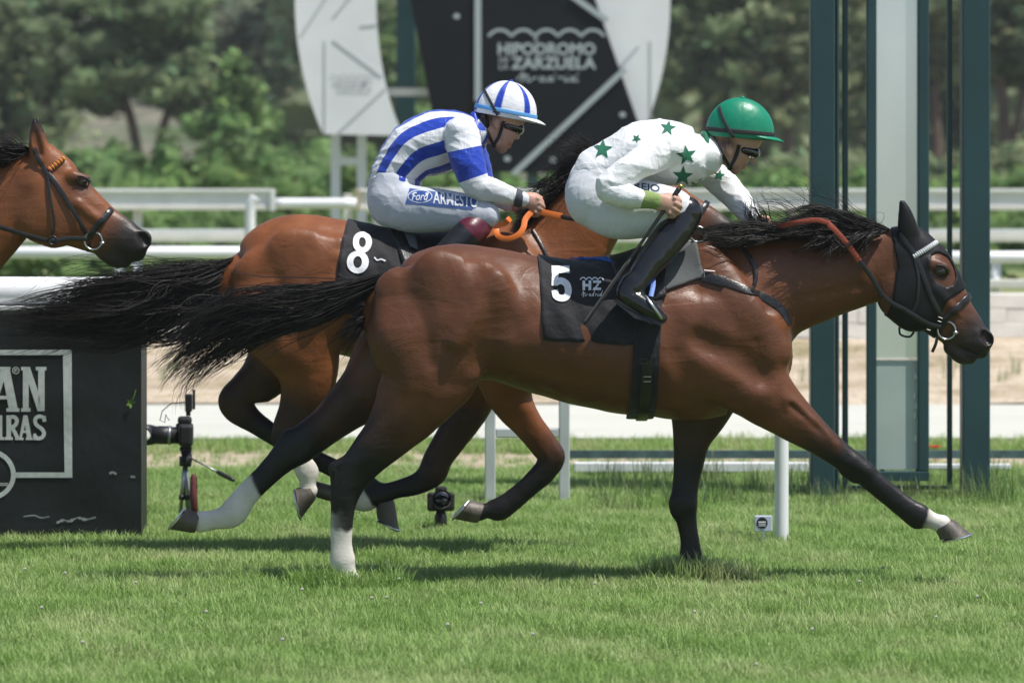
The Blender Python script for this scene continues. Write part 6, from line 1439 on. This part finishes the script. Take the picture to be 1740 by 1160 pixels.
def both(lobes, n_per, size, base, seed, var=.25, flat=.6):
    V, Q, C = leaves(lobes, n_per, size, base, seed, var, flat); V2, F2, C2 = cores(lobes, base, seed)  # solid cores added behind the leaves so crown gaps come out lighter
    Q2 = np.hstack([F2, F2[:, 2:3]])+len(V); me = bpy.data.meshes.new('foliage')
    me.from_pydata(np.vstack([V, V2]).tolist(), [], Q.tolist()+(F2+len(V)).tolist()); me.update(); set_col(me, np.clip(np.vstack([C, C2]), .005, 1)); return me
def tree(label, px, Y, zb, trunk, lobes_px, base, seed, n_per=260, size=.16, flat=.6, name='pine_tree'):
    g = empty(name, (MX(px, Y), Y, zb), label, 'tree', 'trees behind the course')
    r = np.random.default_rng(seed); L = []
    for (x, y, rx, ry, dy) in lobes_px: L.append((MX(x,Y), Y+dy, MZ(y,Y), MR(rx,Y), MR(rx,Y)*.9, MR(ry,Y)))
    sub = []
    for l in L:
        sub.append((l[0], l[1], l[2], l[3]*.75, l[4]*.75, l[5]*.75))
        for k in range(9):
            d = r.normal(size=3); d /= np.linalg.norm(d); q = r.uniform(.24, .5); sub.append((l[0]+d[0]*l[3]*.85, l[1]+d[1]*l[4]*.85, l[2]+d[2]*l[5]*.85, l[3]*q, l[4]*q, l[5]*q))
    me = both(sub, n_per*.6, size, base, seed, flat=flat); link('crown', me, M_LEAF, g)
    for path, r0, r1 in trunk:
        S = spline([tuple(P(a, b, Y)) for a, b in path], 5); MB().tube([Vector(q) for q in S], list(np.linspace(r0, r1, len(S))), 10).build('trunk' if path is trunk[0][0] else 'limb', M_BARK, g, True)
    return g
PINE = (.21,.28,.135); PINE2 = (.26,.30,.16); BRD = (.22,.34,.125)
tree('umbrella pine with forked trunk at the left', 250, 92, .6, [([(245,350),(246,330),(238,290),(222,200),(190,120)], .2, .1), ([(246,332),(262,280),(285,190),(310,120)], .16, .08)],
     [(190,70,120,70,0),(280,60,90,70,.6),(90,60,90,60,.3),(230,130,110,55,-.5),(320,130,60,60,0),(150,140,70,50,.4),(240,0,120,50,0)], PINE, 1, 240, .17)
tree('dark dense pine cut by the left edge', 0, 84, .6, [([(10,360),(15,250),(25,130)], .22, .1)], [(20,130,90,80,0),(-40,80,90,80,0),(60,190,60,50,.3),(-20,200,70,60,0),(40,70,70,50,.4),(-60,10,90,60,0)], (.18,.235,.12), 2, 240, .16)
tree('light green broadleaf tree beside the white ring', 410, 78, .6, [([(410,350),(408,260),(400,180)], .12, .05)], [(395,150,50,50,0),(430,190,45,45,.2),(370,210,50,45,0),(415,240,60,45,-.2)], BRD, 3, 330, .13, name='broadleaf_tree')
tree('tall pine just right of the white ring', 1200, 95, .6, [([(1190,350),(1196,250),(1205,120)], .2, .1), ([(1196,250),(1220,180),(1250,110)], .12, .06)], [(1190,50,80,70,0),(1260,90,75,60,.5),(1160,120,60,55,0),(1230,150,60,45,-.4),(1290,30,70,60,0),(1200,-10,90,50,0)], PINE, 4, 240, .16)
tree('olive pine behind the first green column', 1350, 88, .6, [([(1345,350),(1340,250),(1335,120)], .18, .1)], [(1350,70,75,65,0),(1390,130,55,50,.4),(1310,130,55,50,0),(1420,40,60,60,.3),(1350,0,80,50,0),(1330,190,50,40,0)], PINE2, 5, 240, .16)
tree('pine seen between the finish posts', 1540, 90, .6, [([(1590,360),(1592,260),(1585,120)], .2, .1)], [(1500,60,70,60,0),(1580,80,70,60,.3),(1460,110,50,50,0),(1600,20,80,60,0),(1540,130,55,40,0)], PINE2, 6, 240, .16)
tree('dark pine with bare reddish trunk at the right edge', 1715, 80, .6, [([(1712,370),(1710,250),(1700,130),(1690,60)], .17, .1), ([(1712,300),(1730,200),(1745,120)], .12, .07)], [(1720,60,70,60,0),(1690,20,60,50,.2),(1760,90,70,60,0),(1700,110,45,35,.3),(1740,0,80,50,0)], (.17,.21,.11), 7, 240, .15)
tree('pine showing between the white ring and the sign', 690, 96, .6, [([(680,350),(684,200),(690,80)], .18, .1)], [(680,60,60,70,0),(720,120,50,50,0),(660,170,50,50,.2),(700,220,60,50,0),(560,-20,70,50,0)], BRD, 8, 240, .15, name='broadleaf_tree')
def wood(name, label, spans, Y, y0, y1, base, seed, n, size=.3, rad=(.9,2.1)):
    r = np.random.default_rng(seed); L = []
    for k in range(n):
        a, b = spans[r.integers(len(spans))]; px, py = r.uniform(a, b), y0+(y1-y0)*r.uniform(); q = r.uniform(*rad); Yq = Y+r.uniform(-6, 10)
        L.append((MX(px, Yq), Yq, max(.8, MZ(py, Yq)), q, q, q*.75))
    me = both(L, 60, size, base, seed, .3); return tag(link(name, me, M_LEAF), label, 'wood', kind='stuff')
wood('woodland', 'olive green pine wood filling the far slope', [(-900,-300),(-400,60),(520,760),(1080,1450),(1400,1760),(1700,2200),(2200,2700)], 112, -90, 300, (.30,.36,.20), 41, 720)
wood('hill_scrub', 'grey green scrub covering the far hillside', [(300,620)], 128, -60, 230, (.24,.28,.19), 42, 170, .3, (.6,1.4))
def undergrowth(name, label, x0, x1, Y, h0, h1, base, seed, n, size=.12, dy=2.5, w=1.0):
    r = np.random.default_rng(seed); L = []
    for k in range(n):
        x = r.uniform(MX(x0,Y), MX(x1,Y)); h = r.uniform(h0, h1); yy = Y+r.uniform(-dy, dy); L.append((x, yy, .5+h*.45, r.uniform(.5,1.1)*w, r.uniform(.5,1)*w, h*.55))
        for q in range(3): L.append((x+r.normal()*.5*w, yy+r.uniform(-1,1)*w, .5+h*r.uniform(.5,1.0), r.uniform(.25,.5)*w, r.uniform(.25,.5)*w, r.uniform(.25,.5)*w))
    me = both(L, 140, size, base, seed); return tag(link(name, me, M_LEAF), label, 'shrubs', kind='stuff')
undergrowth('undergrowth', 'bright green shrubs massed behind the fences', -250, 2000, 52, .4, 1.0, (.20,.32,.10), 31, 110)
undergrowth('undergrowth', 'taller green shrubs at the left behind the fences', -250, 700, 60, .7, 1.5, (.19,.30,.11), 32, 60)
undergrowth('undergrowth', 'olive shrubs at the right behind the fences', 1080, 2000, 62, .6, 1.4, (.24,.29,.15), 33, 60)

undergrowth('low_scrub', 'low green scrub and weeds on the terrace between the rails', -400, 2100, 35, .12, .42, (.15,.24,.08), 35, 260, .07, 9, .7)
# ------------------------------------------------------------------ thin summer air
hz = MB().box((0, 200, 36.0), (640, 520, 76.0)).build('haze'); tag(hz, 'thin summer haze over the whole course', 'haze', kind='stuff')
hm = bpy.data.materials.new('haze_air'); hm.use_nodes = True; nt = hm.node_tree; nt.nodes.clear(); ou = nt.nodes.new('ShaderNodeOutputMaterial'); pv = nt.nodes.new('ShaderNodeVolumePrincipled')
pv.inputs['Color'].default_value = (.93,.95,.96,1); pv.inputs['Density'].default_value = .0005; pv.inputs['Anisotropy'].default_value = .2; nt.links.new(pv.outputs[0], ou.inputs['Volume']); hz.data.materials.append(hm)
